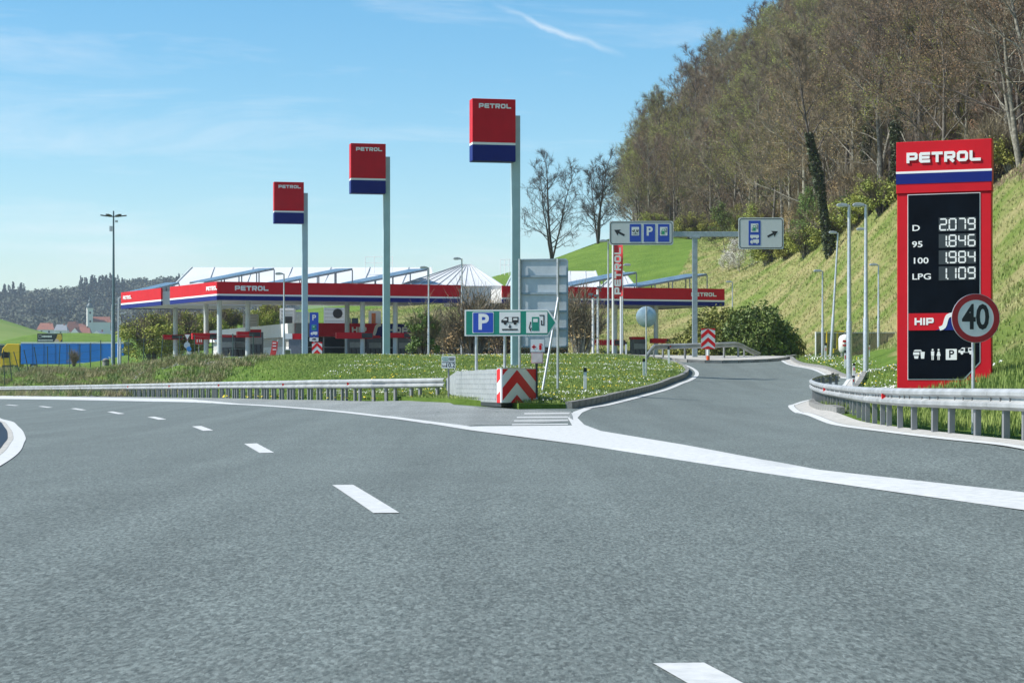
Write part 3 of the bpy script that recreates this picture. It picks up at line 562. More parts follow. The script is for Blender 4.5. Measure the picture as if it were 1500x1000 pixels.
def icon_camper(parent, x, z, s, y, mt, arrow=True, win=SIGNW):
    k = s; mb = MB()
    mb.prism([(x - .55 * k, z - .02 * k), (x + .55 * k, z - .02 * k), (x + .55 * k, z + .34 * k), (x - .3 * k, z + .34 * k), (x - .42 * k, z + .2 * k), (x - .55 * k, z + .14 * k)], y - .006, y)
    mb.disc(x - .3 * k, z - .06 * k, .1 * k, y - .0075, y - .0062, 14); mb.disc(x + .33 * k, z - .06 * k, .1 * k, y - .0075, y - .0062, 14)
    if arrow:
        mb.prism([(x - .04 * k, z - .14 * k), (x + .04 * k, z - .14 * k), (x + .04 * k, z - .26 * k), (x + .12 * k, z - .26 * k), (x, z - .4 * k), (x - .12 * k, z - .26 * k), (x - .04 * k, z - .26 * k)], y - .006, y); mb.box((x, y - .003, z - .46 * k), (1.0 * k, .006, .09 * k))
    mb.build('camper_symbol', mt, parent)
    mb = MB(); mb.prism([(x - .08 * k, z + .02 * k), (x + .14 * k, z + .02 * k), (x + .14 * k, z + .33 * k), (x - .08 * k, z + .33 * k)], y - .009, y - .0065); mb.prism([(x + .22 * k, z + .14 * k), (x + .48 * k, z + .14 * k), (x + .48 * k, z + .26 * k), (x + .22 * k, z + .26 * k)], y - .009, y - .0065); mb.prism([(x - .45 * k, z + .12 * k), (x - .18 * k, z + .12 * k), (x - .18 * k, z + .25 * k), (x - .34 * k, z + .25 * k)], y - .009, y - .0065); mb.build('camper_window', win, parent)
def icon_arrow(parent, x, z, L, ang, y, mt=BLACK):
    P = [(-.5, -.09), (.05, -.09), (.0, -.3), (.5, 0), (.0, .3), (.05, .09), (-.5, .09)]; c, s_ = math.cos(ang), math.sin(ang)
    MB().prism([(x + L * (a * c - b * s_), z + L * (a * s_ + b * c)) for a, b in P], y - .006, y).build('arrow', mt, parent)
def icon_person(mb, x, z, s, y, dress):
    mb.disc(x, z + .43 * s, .09 * s, y - .006, y, 12)
    if dress: mb.prism([(x - .08 * s, z + .3 * s), (x + .08 * s, z + .3 * s), (x + .19 * s, z - .12 * s), (x - .19 * s, z - .12 * s)], y - .006, y)
    else: mb.prism([(x - .15 * s, z + .3 * s), (x + .15 * s, z + .3 * s), (x + .13 * s, z - .12 * s), (x - .13 * s, z - .12 * s)], y - .006, y)
    mb.prism([(x - .1 * s, z - .13 * s), (x - .02 * s, z - .13 * s), (x - .02 * s, z - .5 * s), (x - .1 * s, z - .5 * s)], y - .006, y); mb.prism([(x + .02 * s, z - .13 * s), (x + .1 * s, z - .13 * s), (x + .1 * s, z - .5 * s), (x + .02 * s, z - .5 * s)], y - .006, y)
def icon_truck(mb, x, z, s, y, bus=False):
    if bus: mb.prism(rr(x, z + .05 * s, 1.1 * s, .36 * s, .06 * s, 3), y - .006, y)
    else:
        mb.prism([(x - .2 * s, z - .13 * s), (x + .55 * s, z - .13 * s), (x + .55 * s, z + .32 * s), (x - .2 * s, z + .32 * s)], y - .006, y); mb.prism([(x - .55 * s, z - .13 * s), (x - .23 * s, z - .13 * s), (x - .23 * s, z + .22 * s), (x - .45 * s, z + .22 * s), (x - .55 * s, z + .03 * s)], y - .006, y)
    for q in (-.33, .3): mb.disc(x + q * s, z - .16 * s, .1 * s, y - .0085, y - .0065, 12)
def hip_shop(parent, x0, x1, z, h, y, full):
    xm = x0 + (x1 - x0) * (.52 if full else .53)
    S = cr([(xm + .60 * h, z + h * .5), (xm + .16 * h, z + .36 * h), (xm + .03 * h, z + .12 * h), (xm - .03 * h, z - .12 * h), (xm - .16 * h, z - .36 * h), (xm - .60 * h, z - h * .5)], 8)
    S[:, 1] = np.clip(S[:, 1], z - h / 2, z + h / 2)
    MB().prism([(x0, z - h / 2)] + [tuple(p) for p in S[::-1]] + [(x0, z + h / 2)], y - .012, y).build('red_band', RED, parent)
    MB().prism([(x1, z - h / 2)] + [(x1, z + h / 2)] + [tuple(p) for p in S], y - .0125, y).build('blue_band', NAVY, parent)
    S2 = S * [1, .94] + [0, z * .06]; MB().ribbon([tuple(p) for p in S2[3:-2:3]], .24 * h, y - .02, y - .0135).build('wave', LETTER, parent)
    w = (x1 - x0)
    wide_text('HIP', 1.12 * h, parent, LETTER, xm - 1.25 * h, z + .02 * h, y - .014, depth=.008)
    wide_text('HOP' if full else 'H', (.78 * h * 2.0) if full else .42 * h, parent, LETTER, xm + (1.75 * h if full else .95 * h), z + .02 * h, y - .014, depth=.008)
SEG = {'0': 'abcdef', '1': 'bc', '2': 'abged', '4': 'fgbc', '6': 'afedcg', '7': 'abc', '8': 'abcdefg', '9': 'abcdfg', '3': 'abgcd', '5': 'afgcd'}
def seven(parent, s, xr, z, h, y):
    w = h * .52; gap = h * .24; bk = MB(); t = h * .118; x = xr
    for c in reversed(s):
        mb = MB()
        if c == '.': mb.box((x + gap * .45, y - .004, z - h / 2 + t * .5), (t, .008, t)).build('decimal_point', LETTER, parent); continue
        cx = x - w / 2; bk.box((cx, y - .0015, z), (w + gap * .8, .003, h * 1.12))
        L = {'a': ((-1, 1), (1, 1)), 'b': ((1, 1), (1, 0)), 'c': ((1, 0), (1, -1)), 'd': ((-1, -1), (1, -1)), 'e': ((-1, 0), (-1, -1)), 'f': ((-1, 1), (-1, 0)), 'g': ((-1, 0), (1, 0))}
        for q in SEG[c]:
            (a, b), (e_, f_) = L[q]; p = Vector((cx + a * w / 2, z + b * (h - t) / 2)); r = Vector((cx + e_ * w / 2, z + f_ * (h - t) / 2)); d = (r - p).normalized(); p = p + d * t * .28; r = r - d * t * .28
            mb.ribbon([p, r], t, y - .009, y - .0035)
        x -= w + gap; tag(mb.build('digit', LETTER, parent), kind='thing')
    bk.build('digit_field', mat('digit_field', (.035, .045, .05), .4), parent)
def round_pole(parent, name, x, y, z0, z1, r, mt=GALV, n=12): return MB().tube([(x, y, z0), (x, y, z1)], r, n).build(name, mt, parent, True)
def ground_at(px, D): p = at(px, D); return p
def lift(p, dz): return Vector((p.x, p.y, p.z + dz))

# ------------------------------------------------------------------ price totem
D = 50.0; k = D / F; b0 = at(1382.5, D); yaw = math.radians(-21); sx = 1 / math.cos(yaw) * .905
base_z = zrow(569, D)
t = thing('price_totem', 'tall red fuel price totem with dark display panel behind the guardrail', 'totem', (b0.x, b0.y, base_z), yaw)
def LX(px): return (px - 1382.5) * k * sx
def LZ(py): return (569 - py) * k
MB().prism([(LX(1312), -.6), (LX(1453), -.6), (LX(1453), LZ(282.5)), (LX(1312), LZ(282.5))], .0, .26).build('lower_cabinet', RED, t, bevel=.012)
hd = MB().prism([(LX(1311), LZ(282)), (LX(1454), LZ(282)), (LX(1454), LZ(206)), (LX(1311), LZ(206))], -.03, .29).build('header', RED, t, bevel=.012)
MB().box(((LX(1311) + LX(1454)) / 2, -.034, LZ(260.5)), (LX(1454) - LX(1311) + .01, .012, 15 * k)).build('blue_stripe', NAVY, hd)
MB().box(((LX(1311) + LX(1454)) / 2, -.034, LZ(251.2)), (LX(1454) - LX(1311) + .01, .011, 3.2 * k)).build('white_stripe', LETTER, hd)
wide_text('PETROL', LX(1438) - LX(1327), hd, LETTER, LX(1382.5), LZ(230), -.03, depth=.03)
PN = [(1328, 283.5), (1437, 283.5), (1437, 531), (1413, 556), (1328, 556)]
MB().prism([(LX(a), LZ(b)) for a, b in PN], -.012, .0).build('panel_frame', WHITE, t)
MB().prism([(LX(a + (1 if a < 1400 else -1.2)), LZ(b + (1 if b < 400 else -1.2))) for a, b in PN], -.02, -.0125).build('display_panel', DISPLAY, t)
for (s, v, py) in (('D', '2.079', 329), ('95', '1.846', 353), ('100', '1.984', 377), ('LPG', '1.109', 400.5)):
    text(s, 8.6 * k, t, LETTER, LX(1334.5), LZ(py + 4.5), -.024, sx=1.35, bold=.02, align='LEFT', name='fuel_name'); seven(t, v, LX(1429), LZ(py), 18 * k, -.0215)
hip_shop(t, LX(1329.5), LX(1435.5), LZ(471), 25 * k, -.0215, False)
mb = MB(); icon_person(mb, LX(1366), LZ(519), 16 * k, -.0215, False); icon_person(mb, LX(1375), LZ(519), 16 * k, -.0215, True); mb.build('restroom_symbol', LETTER, t)
plate(t, 'parking_symbol', LETTER, LX(1394), LZ(519), 16 * k, 16 * k, .012, -.0275, -.0215); text('P', 11 * k, t, DISPLAY, LX(1394), LZ(519), -.0285, bold=.03, name='parking_letter')
mb = MB(); mb.prism([(LX(1345) + a * k, LZ(519) + b * k) for a, b in ((-7, 6), (-5, 7), (3, 7), (5, 5), (-7, 5))], -.0275, -.0215); mb.prism([(LX(1345) + a * k, LZ(519) + b * k) for a, b in ((-8, 3.5), (1, 3.5), (1, -.5), (-8, -.5))], -.0275, -.0215); mb.prism([(LX(1345) + a * k, LZ(519) + b * k) for a, b in ((-7, -2), (0, -2), (-1, -6), (-6, -6))], -.0275, -.0215); mb.prism([(LX(1345) + a * k, LZ(519) + b * k) for a, b in ((2.5, 4), (9, 4), (8, -6), (3.5, -6))], -.0275, -.0215); mb.build('snack_symbol', LETTER, t)
icon_camper(t, LX(1416), LZ(516), 20 * k, -.0215, LETTER, False, DISPLAY)

# ------------------------------------------------------------------ 40 sign
D = 33.0; k = D / F; b0 = at(1428, D); t = thing('speed_limit_sign', 'round 40 speed limit sign with red rim in front of the price totem', 'traffic sign', (b0.x, b0.y, b0.z), math.radians(4)); zc = zrow(466, D) - b0.z; R_ = 36 * k
MB().disc(.015, zc, R_, 0, .02, 48).build('plate', SIGNBACK, t); MB().ribbon([(.015 + R_ * .865 * math.cos(a), zc + R_ * .865 * math.sin(a)) for a in np.linspace(0, 2 * math.pi, 48, endpoint=False)], R_ * .235, -.006, -.0005, True).build('red_rim', mat('sign_red_dark', (.40, .012, .02), .4, var=.04), t)
MB().disc(.015, zc, R_ * .75, -.004, -.0005, 48).build('face', SIGNW, t)
text('40', R_ * .98, t, BLACK, .015, zc, -.0055, sx=.80, bold=.035, name='numeral')
round_pole(t, 'post', -.01, .055, -.4, zc + R_ * .9, .03)

# ------------------------------------------------------------------ pylons
def pylon(label, pole_px, D, top_py, box, yaw_d=12):
    k = D / F; b0 = at(pole_px, D); x0, x1, y0, y1 = box; t = thing('sign_pylon', label, 'sign', (b0.x, b0.y, b0.z), math.radians(yaw_d), 'pylon signs in a row')
    c = math.cos(math.radians(yaw_d)); dep = .8; vis = (x1 - x0) * k - dep * math.sin(math.radians(yaw_d)); w = vis / c; ht = (y1 - y0) * k; zt = zrow(y0, D) - b0.z; zp = zrow(top_py, D) - b0.z; pw = 12.5 * 100 / F
    xr = -pw / 2 + .06; xl = xr - w; xc = (xl + xr) / 2; yb = -.35
    MB().box((0, 0, zp / 2 - .3), (pw, .36, zp + .6)).build('pole', PYLON, t, bevel=.02)
    mb = MB().box((0, 0, .1), (.8, .7, .06))
    for i in (-.3, .3):
        for j in (-.25, .25): mb.tube([(i, j, .1), (i, j, .22)], .03, 6)
    mb.build('base_plate', GALV, t)
    hz = (.262, .038, .70); hb = ht * hz[0]; hw = ht * hz[1]; hr = ht - hb - hw; zb = zt - ht
    MB().box((xc, yb + dep / 2 - .4, zb + hb / 2), (w, dep, hb)).build('blue_box', NAVY, t, bevel=.015)
    MB().box((xc, yb + dep / 2 - .4, zb + hb + hw / 2), (w - .01, dep - .01, hw)).build('white_band', LETTER, t)
    r = MB().box((xc, yb + dep / 2 - .4, zb + hb + hw + hr / 2), (w, dep, hr)).build('red_box', RED, t, bevel=.015)
    wide_text('PETROL', w * .745, r, LETTER, xc + .02 * w, zt - ht * .115, yb - .4, depth=.02)
    MB().bar((xr - .1, .0, zt - ht * .35), (0, 0, zt - ht * .35), .2, .25).bar((xr - .1, .0, zb + .3), (0, 0, zb + .3), .2, .25).build('bracket', PYLON, t)
    return t
pylon('tallest looking pylon sign, nearest of the three, beside the green arrow sign', 755, 100, 170, (683, 750.5, 149, 239.3))
pylon('middle pylon sign of the three, on the berm crest', 566, 125.6, 230, (507.5, 561.5, 213, 285.3))
pylon('smallest looking pylon sign of the three, over the blue truck parking sign', 446.5, 150, 283, (396.8, 442.5, 268.5, 328.6))

# ------------------------------------------------------------------ signs at the gore
D = 66.0; k = D / F; b0 = at(748, D); t = thing('direction_sign', 'green arrow board with parking, camper and fuel symbols behind the crash cushion', 'road sign', (b0.x, b0.y, b0.z), math.radians(-6))
def LX(px): return (px - 748) * k
def LZ(py): return zrow(py, D) - b0.z
AR = [(680, 453.5), (803, 453.5), (816.5, 472.5), (803, 492), (680, 492)]
MB().prism([(LX(a), LZ(b)) for a, b in AR], -.01, .04).build('board', SIGNW, t)
MB().prism([(LX(a), LZ(b)) for a, b in ((682.3, 455.5), (802, 455.5), (813.5, 472.5), (802, 490), (682.3, 490))], -.016, -.0105).build('green_field', SGREEN, t)
plate(t, 'parking_panel', SIGNW, LX(707.5), LZ(472.3), 31.5 * k, 31 * k, .03, -.022, -.0165); plate(t, 'parking_field', SBLUE, LX(707.5), LZ(472.3), 29.5 * k, 29 * k, .025, -.027, -.0225); text('P', 22 * k, t, SIGNW, LX(707.5), LZ(472.3), -.029, bold=.045, name='parking_letter')
plate(t, 'camper_panel', SIGNW, LX(747), LZ(472.3), 31 * k, 31 * k, .01, -.022, -.0165); icon_camper(t, LX(747), LZ(472), 23 * k, -.0225, BLACK)
plate(t, 'fuel_panel', SIGNW, LX(786.5), LZ(472.3), 31 * k, 31 * k, .01, -.022, -.0165); icon_pump(t, LX(785.5), LZ(473.5), 22 * k, -.0225, SGREEN)
for px in (697, 739): round_pole(t, 'post', LX(px), .09, -.5, LZ(456), .05)
MB().bar((LX(697), .1, LZ(500)), (LX(693), .9, -.1), .05).build('brace', GALV, t); MB().bar((LX(684), .055, LZ(463)), (LX(802), .055, LZ(463)), .03, .06).bar((LX(684), .055, LZ(483)), (LX(802), .055, LZ(483)), .03, .06).build('stiffener', GALV, t)

D = 71.0; k = D / F; b0 = at(795, D); t = thing('motorway_sign', 'tall grey back of a motorway sign on two posts behind the arrow board', 'road sign', (b0.x, b0.y, b0.z), math.radians(-9))
def LX(px): return (px - 797.5) * k
def LZ(py): return zrow(py, D) - b0.z
fr = MB(); fr.rrect((LX(762) + LX(834)) / 2, (LZ(379.5) + LZ(508)) / 2, 72 * k, 128.5 * k, .09, .10, .125); fr.build('panel', SIGNBACK, t)
EDG = mat('sign_back_edge', (.30, .38, .43), .5, .3)
rm = MB(); rm.ribbon([tuple(p) for p in rr((LX(762) + LX(834)) / 2, (LZ(379.5) + LZ(508)) / 2, 71 * k, 127.5 * k, .09)], .05, .05, .0995, True); rm.build('rim', EDG, t)
for py in (404.5, 429.5, 456, 481.5): MB().box((LX(798), .065, LZ(py)), (70 * k, .06, .075)).build('cross_rail', EDG, t)
for px in (763.5, 820): MB().tube([(LX(px), -.02, -.5), (LX(px), -.02, LZ(379))], .045, 12).build('post', GALV, t, True)
MB().tube([(LX(821), -.06, LZ(436)), (LX(803.5), -1.1, g1(b0.x + LX(803.5), D - 1.1) + .1 - b0.z)], .045, 10).build('brace', GALV, t, True)

D = 60.5; k = D / F; b0 = at(786, D); t = thing('first_aid_sign', 'small white sign with red cross and extinguisher above a pink plate', 'road sign', (b0.x, b0.y, b0.z), 0)
def LX(px): return (px - 786) * k
def LZ(py): return zrow(py, D) - b0.z
plate(t, 'board', EDG, LX(787.5), LZ(504.5), 22 * k, 22.5 * k, .02, -.02, .01); plate(t, 'face', SIGNW, LX(787.5), LZ(506), 20 * k, 18 * k, .015, -.026, -.0205)
MB().box((LX(782), -.029, LZ(508)), (6 * k, .005, 2 * k)).box((LX(782), -.0285, LZ(508)), (2 * k, .006, 6 * k)).build('red_cross', SRED, t)
MB().rrect(LX(791.5), LZ(508.8), 3.6 * k, 7.5 * k, 1.2 * k, -.032, -.0265).ribbon([(LX(790), LZ(504)), (LX(793), LZ(503.5)), (LX(794.5), LZ(505.5))], 1 * k, -.032, -.0265).build('extinguisher_symbol', SRED, t)
plate(t, 'lower_plate', mat('faded_pink', (.72, .42, .40), .5), LX(786.8), LZ(524), 17.5 * k, 16.5 * k, .02, -.02, .005); plate(t, 'lower_face', mat('faded_pale', (.72, .62, .58), .5), LX(786.8), LZ(524), 15 * k, 13 * k, .02, -.024, -.0205)
MB().box((0, .04, LZ(505) / 2 - .2), (.07, .05, LZ(505) + .4)).build('post', DARK, t)

D = 65; k = D / F; b0 = at(657, D); t = thing('kilometre_sign', 'tiny white kilometre plate on a post at the guardrail end', 'road sign', (b0.x, b0.y, b0.z), math.radians(-4))
def LZ(py): return zrow(py, D) - b0.z
plate(t, 'board', SIGNW, 0, LZ(530.5), 20.5 * k, 18 * k, .015, -.01, .01); MB().box((0, -.013, LZ(530.3)), (19.5 * k, .004, .8 * k)).build('divider', BLACK, t)
text('10.2', 6.5 * k, t, BLACK, 2.5 * k, LZ(535), -.0135, sx=.9, bold=.02); text('km', 3.6 * k, t, BLACK, -6.2 * k, LZ(535.8), -.0135, bold=.02)
plate(t, 'road_number_field', SGREEN, -4.5 * k, LZ(525.6), 8.5 * k, 5 * k, .01, -.0145, -.0105); [MB().box(((-7.2 + q * 1.9) * k, -.0158, LZ(525.6)), (1.0 * k, .002, 3.2 * k)).build('small_print', SIGNW, t) for q in range(4)]; MB().box((4.8 * k, -.0125, LZ(524.6)), (8 * k, .004, 1.4 * k)).box((4.8 * k, -.0125, LZ(527)), (7 * k, .004, 1.2 * k)).build('small_print', BLACK, t)
round_pole(t, 'post', 0, .04, -.5, LZ(524), .03, POSTM)

# delineators
def delineator(px, py, D, hpx, label, red=False, grp='roadside delineator posts'):
    D = hit(px, py)[1]; b0 = at(px, D); zb = zrow(py, D); h = m(hpx, D); t = thing('delineator', label, 'delineator', (b0.x, b0.y, zb), random.uniform(-.1, .1), grp); t.rotation_euler[1] = random.uniform(-.03, .03)
    P0 = [(-.06, -.05), (.06, -.05), (.05, .05), (-.05, .05)]
    mb = MB()
    for z, s in ((-.3, 1), (h * .84, .95)): mb.v += [(a * s, b * s, z) for a, b in P0]
    mb.f += [(i, (i + 1) % 4, 4 + (i + 1) % 4, 4 + i) for i in range(4)] + [(3, 2, 1, 0), (4, 5, 6, 7)]; mb.build('body', WHITE, t, bevel=.008)
    mb = MB()
    for z, s, dz in ((h * .842, .98, 0), (h, .92, -.06)): mb.v += [(a * s, b * s, z + (dz if b > 0 else 0)) for a, b in P0]
    mb.f += [(i, (i + 1) % 4, 4 + (i + 1) % 4, 4 + i) for i in range(4)] + [(3, 2, 1, 0), (4, 5, 6, 7)]; mb.build('cap', BLACK, t)
    if red: MB().box((.0, -.053, h * .60), (.045, .006, h * .2)).build('reflector', SRED, t)
delineator(857, 577.5, 69, 39, 'white delineator with black cap on the daisy lawn beside the leaning brace')
delineator(943.5, 556, 90, 31, 'white delineator with black cap in front of the round mirror post')
delineator(980, 537, 106, 30, 'white delineator with black cap near the sharp ramp corner')
delineator(917, 522, 124, 21.5, 'small white delineator by the flagpoles at the island crest')
for (px, py, D, hp, lb) in ((1220, 566, 84, 20, 'white red-striped delineator just behind the curved rail end'), (1250, 568, 80, 18, 'lowest white red-striped delineator beside the near lamp pole'), (1250.5, 553, 88, 21, 'white red-striped delineator above another beside the near lamp pole'),
                        (1238, 538, 104, 25, 'white red-striped delineator left of the near lamp pole'), (1209, 526, 124, 24, 'white red-striped delineator at the foot of the far left lamp'), (1272.5, 522, 118, 20, 'white red-striped delineator right of the second tall lamp pole')):
    delineator(px, py, D, hp, lb, True)
# round mirror seen from behind
D = 95; k = D / F; b0 = at(947, D); t = thing('road_mirror', 'round grey-blue disc seen from behind on a thin post', 'road sign', (b0.x, b0.y, b0.z), math.radians(-8)); zc = zrow(464, D) - b0.z
n = 28; mb = MB(); R_ = 15.5 * k
for j, (rr_, yy) in enumerate(((1, .0), (.97, -.04), (.75, -.085), (.4, -.11))): mb.v += [(R_ * rr_ * math.cos(2 * math.pi * i / n), yy, zc + R_ * rr_ * math.sin(2 * math.pi * i / n)) for i in range(n)]
for j in range(3): mb.f += [(j * n + i, j * n + (i + 1) % n, (j + 1) * n + (i + 1) % n, (j + 1) * n + i) for i in range(n)]
mb.f += [tuple(3 * n + i for i in range(n)), tuple(i for i in range(n))[::-1]]; mb.build('disc', mat('mirror_back', (.42, .52, .56), .35, .5), t, True); round_pole(t, 'post', 0, -.15, -.3, zc + R_, .035)

# chevron boards
def chevron_board(px0, px1, py0, py1, D, label, foot=None):
    k = D / F; b0 = at((px0 + px1) / 2, D); t = thing('chevron_board', label, 'chevron board', (b0.x, b0.y, b0.z), 0, 'red and white chevron boards'); w = (px1 - px0) * k; z0 = zrow(py1, D) - b0.z; z1 = zrow(py0, D) - b0.z; h = z1 - z0
    MB().box((0, 0, (z0 + z1) / 2), (w, .03, h)).build('board', SIGNW, t)
    for c in (-.06, .36, .78, 1.2):          # red chevrons, point upwards
        a = z0 + h * c
        for s in (-1, 1):
            P = [(0, a), (0, a + h * .21), (s * w / 2, a + h * .21 - h * .3), (s * w / 2, a - h * .3)]; P = [(x, min(max(z, z0), z1)) for x, z in P]
            if max(p[1] for p in P) - min(p[1] for p in P) > .02: MB().prism(P if s > 0 else P[::-1], -.02, -.0155).build('red_chevron', SRED, t)
    MB().box((0, .05, z0 / 2 + .1), (.07, .06, z0 + .7)).build('post', GALV, t)
    if foot: MB().tube([(0, -.0, -.05), (0, -.0, z0 * .5)], .1, 10).build('foot', mat('cone_orange', (.75, .10, .02), .5), t); MB().tube([(0, -.0, z0 * .505), (0, 0, z0 * .95)], .09, 10).build('foot_band', WHITE, t)
chevron_board(1027, 1047.5, 481, 511, 121.5, 'red and white chevron board on orange foot at the end of the ramp', True)
chevron_board(457, 472, 501, 526, 133, 'red and white chevron board under the blue truck parking sign')

# gantry with two boards
D = 126; k = D / F; b0 = at(1018, D); t = thing('gantry_sign', 'single steel mast with crossbeam carrying two white direction boards', 'road sign', (b0.x, b0.y, b0.z), 0)
def LX(px): return (px - 1018) * k
def LZ(py): return zrow(py, D) - b0.z
GM = mat('gantry_steel', (.36, .42, .44), .5, .4)
MB().box((0, .1, LZ(348) / 2 - .1), (7.5 * k, .3, LZ(348) + .2)).build('mast', GM, t, bevel=.02); MB().box((0, .1, LZ(347.5)), (14 * k, .5, 2.5 * k)).build('cap_plate', GM, t)
MB().box((LX(1034), .1, LZ(343)), (118 * k, .28, 7.5 * k)).build('crossbeam', GM, t, bevel=.02)
for (x0, x1, y0, y1, nm) in ((892.5, 986, 324, 359, 'left'), (1081.5, 1147.5, 319, 365, 'right')):
    cx, cz_ = (LX(x0) + LX(x1)) / 2, (LZ(y0) + LZ(y1)) / 2; w, h = (x1 - x0) * k, (y1 - y0) * k
    b = plate(t, 'board', mat('board_white', (.60, .62, .62), .4, var=.03), cx, cz_, w, h, .12, -.12, -.07); MB().ribbon([tuple(p) for p in rr(cx, cz_, w - 3.6 * k, h - 3.6 * k, .14)], 1.0 * k, -.126, -.1205, True).build('border', BLACK, b)
    if nm == 'left':
        icon_arrow(b, LX(907), LZ(341), 17 * k, math.radians(152), -.1205)
        for q, px in enumerate((930.5, 951, 972)):
            plate(b, 'blue_panel', SBLUE, LX(px), LZ(341.5), 16.5 * k, 26 * k, .02, -.128, -.1205)
            if q != 1: plate(b, 'symbol_field', SIGNW, LX(px), LZ(339), 11 * k, 12.5 * k, .01, -.134, -.1285)
            if q == 0: icon_camper(b, LX(px), LZ(339.2), 8.6 * k, -.1345, BLACK)
            if q == 1: text('P', 12.5 * k, b, SIGNW, LX(px), LZ(339.5), -.13, bold=.05, name='parking_letter')
            if q == 2: icon_pump(b, LX(px) - .3 * k, LZ(339.2), 8.5 * k, -.1345, PUMPG)
    else:
        plate(b, 'blue_panel', SBLUE, LX(1105), LZ(341.5), 17.5 * k, 36 * k, .02, -.128, -.1205); plate(b, 'symbol_field', SIGNW, LX(1105), LZ(334), 11 * k, 12.5 * k, .01, -.134, -.1285); icon_pump(b, LX(1105), LZ(334.2), 8.5 * k, -.1345, PUMPG)
        mb = MB(); icon_truck(mb, LX(1105), LZ(347), 11.5 * k, -.129, True); icon_truck(mb, LX(1105), LZ(354.5), 11.5 * k, -.129); mb.build('vehicle_symbol', SIGNW, b); icon_arrow(b, LX(1131.5), LZ(343), 17 * k, math.radians(28), -.1205)

# blue truck parking sign
D = 136; k = D / F; b0 = at(460, D); t = thing('parking_sign', 'tall narrow blue truck parking sign by the smallest pylon', 'road sign', (b0.x, b0.y, b0.z), 0)
def LZ(py): return zrow(py, D) - b0.z
plate(t, 'board', SBLUE, 0, LZ(475.5), 13 * k, 36 * k, .04, -.02, .02); text('P', 8 * k, t, SIGNW, 0, LZ(465.5), -.025, bold=.03, name='parking_letter'); plate(t, 'symbol_field', mat('field_teal', (.05, .35, .35), .5), 0, LZ(479.5), 7 * k, 8 * k, .03, -.026, -.0205); icon_pump(t, 0, LZ(479.5), 5.4 * k, -.0265, PUMPG)
mb = MB(); icon_truck(mb, 0, LZ(488.5), 9 * k, -.021); mb.build('truck_symbol', SIGNW, t)
plate(t, 'lower_plate', SIGNW, 0, LZ(497), 13 * k, 5.5 * k, .02, -.02, .02); icon_truck_m = MB(); icon_truck(icon_truck_m, 0, LZ(497), 5 * k, -.021); icon_truck_m.build('lower_symbol', BLACK, t); round_pole(t, 'post', 0, .07, -.3, LZ(457), .045)

# ------------------------------------------------------------------ lamps, masts, flags
def lamp(px, py_base, D, py_top, arm, label, lean=0, r=.075, name='street_lamp', grp='street lamps', headw=None):
    b0 = at(px, D); h = zrow(py_top, D) - b0.z; t = thing(name, label, 'lamp', (b0.x, b0.y, b0.z), 0, grp); t.rotation_euler[1] = lean; a = arm
    MB().tube([(0, 0, -.3), (0, 0, h * .33), (0, 0, h * .34), (0, 0, h)], [r, r, r * .78, r * .55], 10).build('pole', GALV, t, True)
    hw = headw or max(.5, abs(a)); sg = 1 if a > 0 else -1
    MB().tube([(0, 0, h - .04), (a * .4, 0, h + .02)], r * .45, 8).build('arm', GALV, t)
    mb = MB(); mb.prism([(sg * x_ * hw, h + z_) for x_, z_ in ((.15, -.05), (.2, .06), (.6, .10), (1.0, .08), (1.12, .02), (1.05, -.05))], -.13, .13); mb.build('lamp_head', mat('lamp_grey', (.50, .53, .55), .4, .3), t, bevel=.02)
    MB().box((sg * hw * .72, 0, h - .06), (hw * .5, .18, .015)).build('lens', mat('lamp_lens', (.75, .78, .78), .15), t)
lamp(1244, 0, 90, 301, -.45, 'near tall lamp pole beside the red-striped delineators', r=.13)
lamp(1268.5, 0, 86, 300.5, -.42, 'second tall lamp pole left of the price totem', r=.12)
lamp(1269.5, 0, 112, 336, -.25, 'lamp mostly hidden behind the second tall lamp pole', r=.09)
b_ = at(1217, 122); lamp(1217, 0, 122, 341, -.42, 'leaning lamp pole tilted to the right beside the tank enclosure', lean=.0585, r=.1)
lamp(1205, 0, 128, 397, -.3, 'thin lamp pole farthest left along the ramp at the mesh fence', r=.09)
lamp(1287, 0, 124, 388, -.3, 'thin lamp pole close to the totem behind the lawn', r=.09)
lamp(1073, 0, 172, 413, -.35, 'short lamp pole rising behind the evergreen shrub', r=.09)
lamp(416, 0, 130, 401, -.32, 'thin lamp pole in front of the canopy lettering, left of the smallest pylon', r=.075)
lamp(628, 0, 128, 392, -.32, 'thin lamp pole beside the leafy brown shrub', r=.08)
lamp(676.5, 0, 131, 379, -.36, 'thin lamp pole at the broken end of the canopy', r=.08)
lamp(891, 0, 130, 353, -.35, 'lamp pole left of the red flag under the white arrow board', r=.085)
lamp(912, 0, 140, 388, .4, 'lamp behind the red flag, its head pointing right', r=.07)
lamp(173.5, 0, 192, 436, .3, 'slim lamp pole just right of the floodlight mast', r=.1)
lamp(176.5, 0, 205, 459, .35, 'shorter slim lamp pole right of the floodlight mast', r=.1)
lamp(163.8, 0, 215, 446, .2, 'thin pale pole just left of the floodlight mast', r=.08)
D = 196; k = D / F; b0 = at(166.3, D); t = thing('floodlight_mast', 'tall dark floodlight mast with a crown of lamps over the parked lorry', 'lamp mast', (b0.x, b0.y, b0.z)); h = zrow(309, D) - b0.z
MB().tube([(0, 0, -.3), (0, 0, h * .55), (0, 0, h)], [.17, .12, .07], 10).build('mast', mat('mast_teal', (.10, .17, .19), .5, .3), t, True)
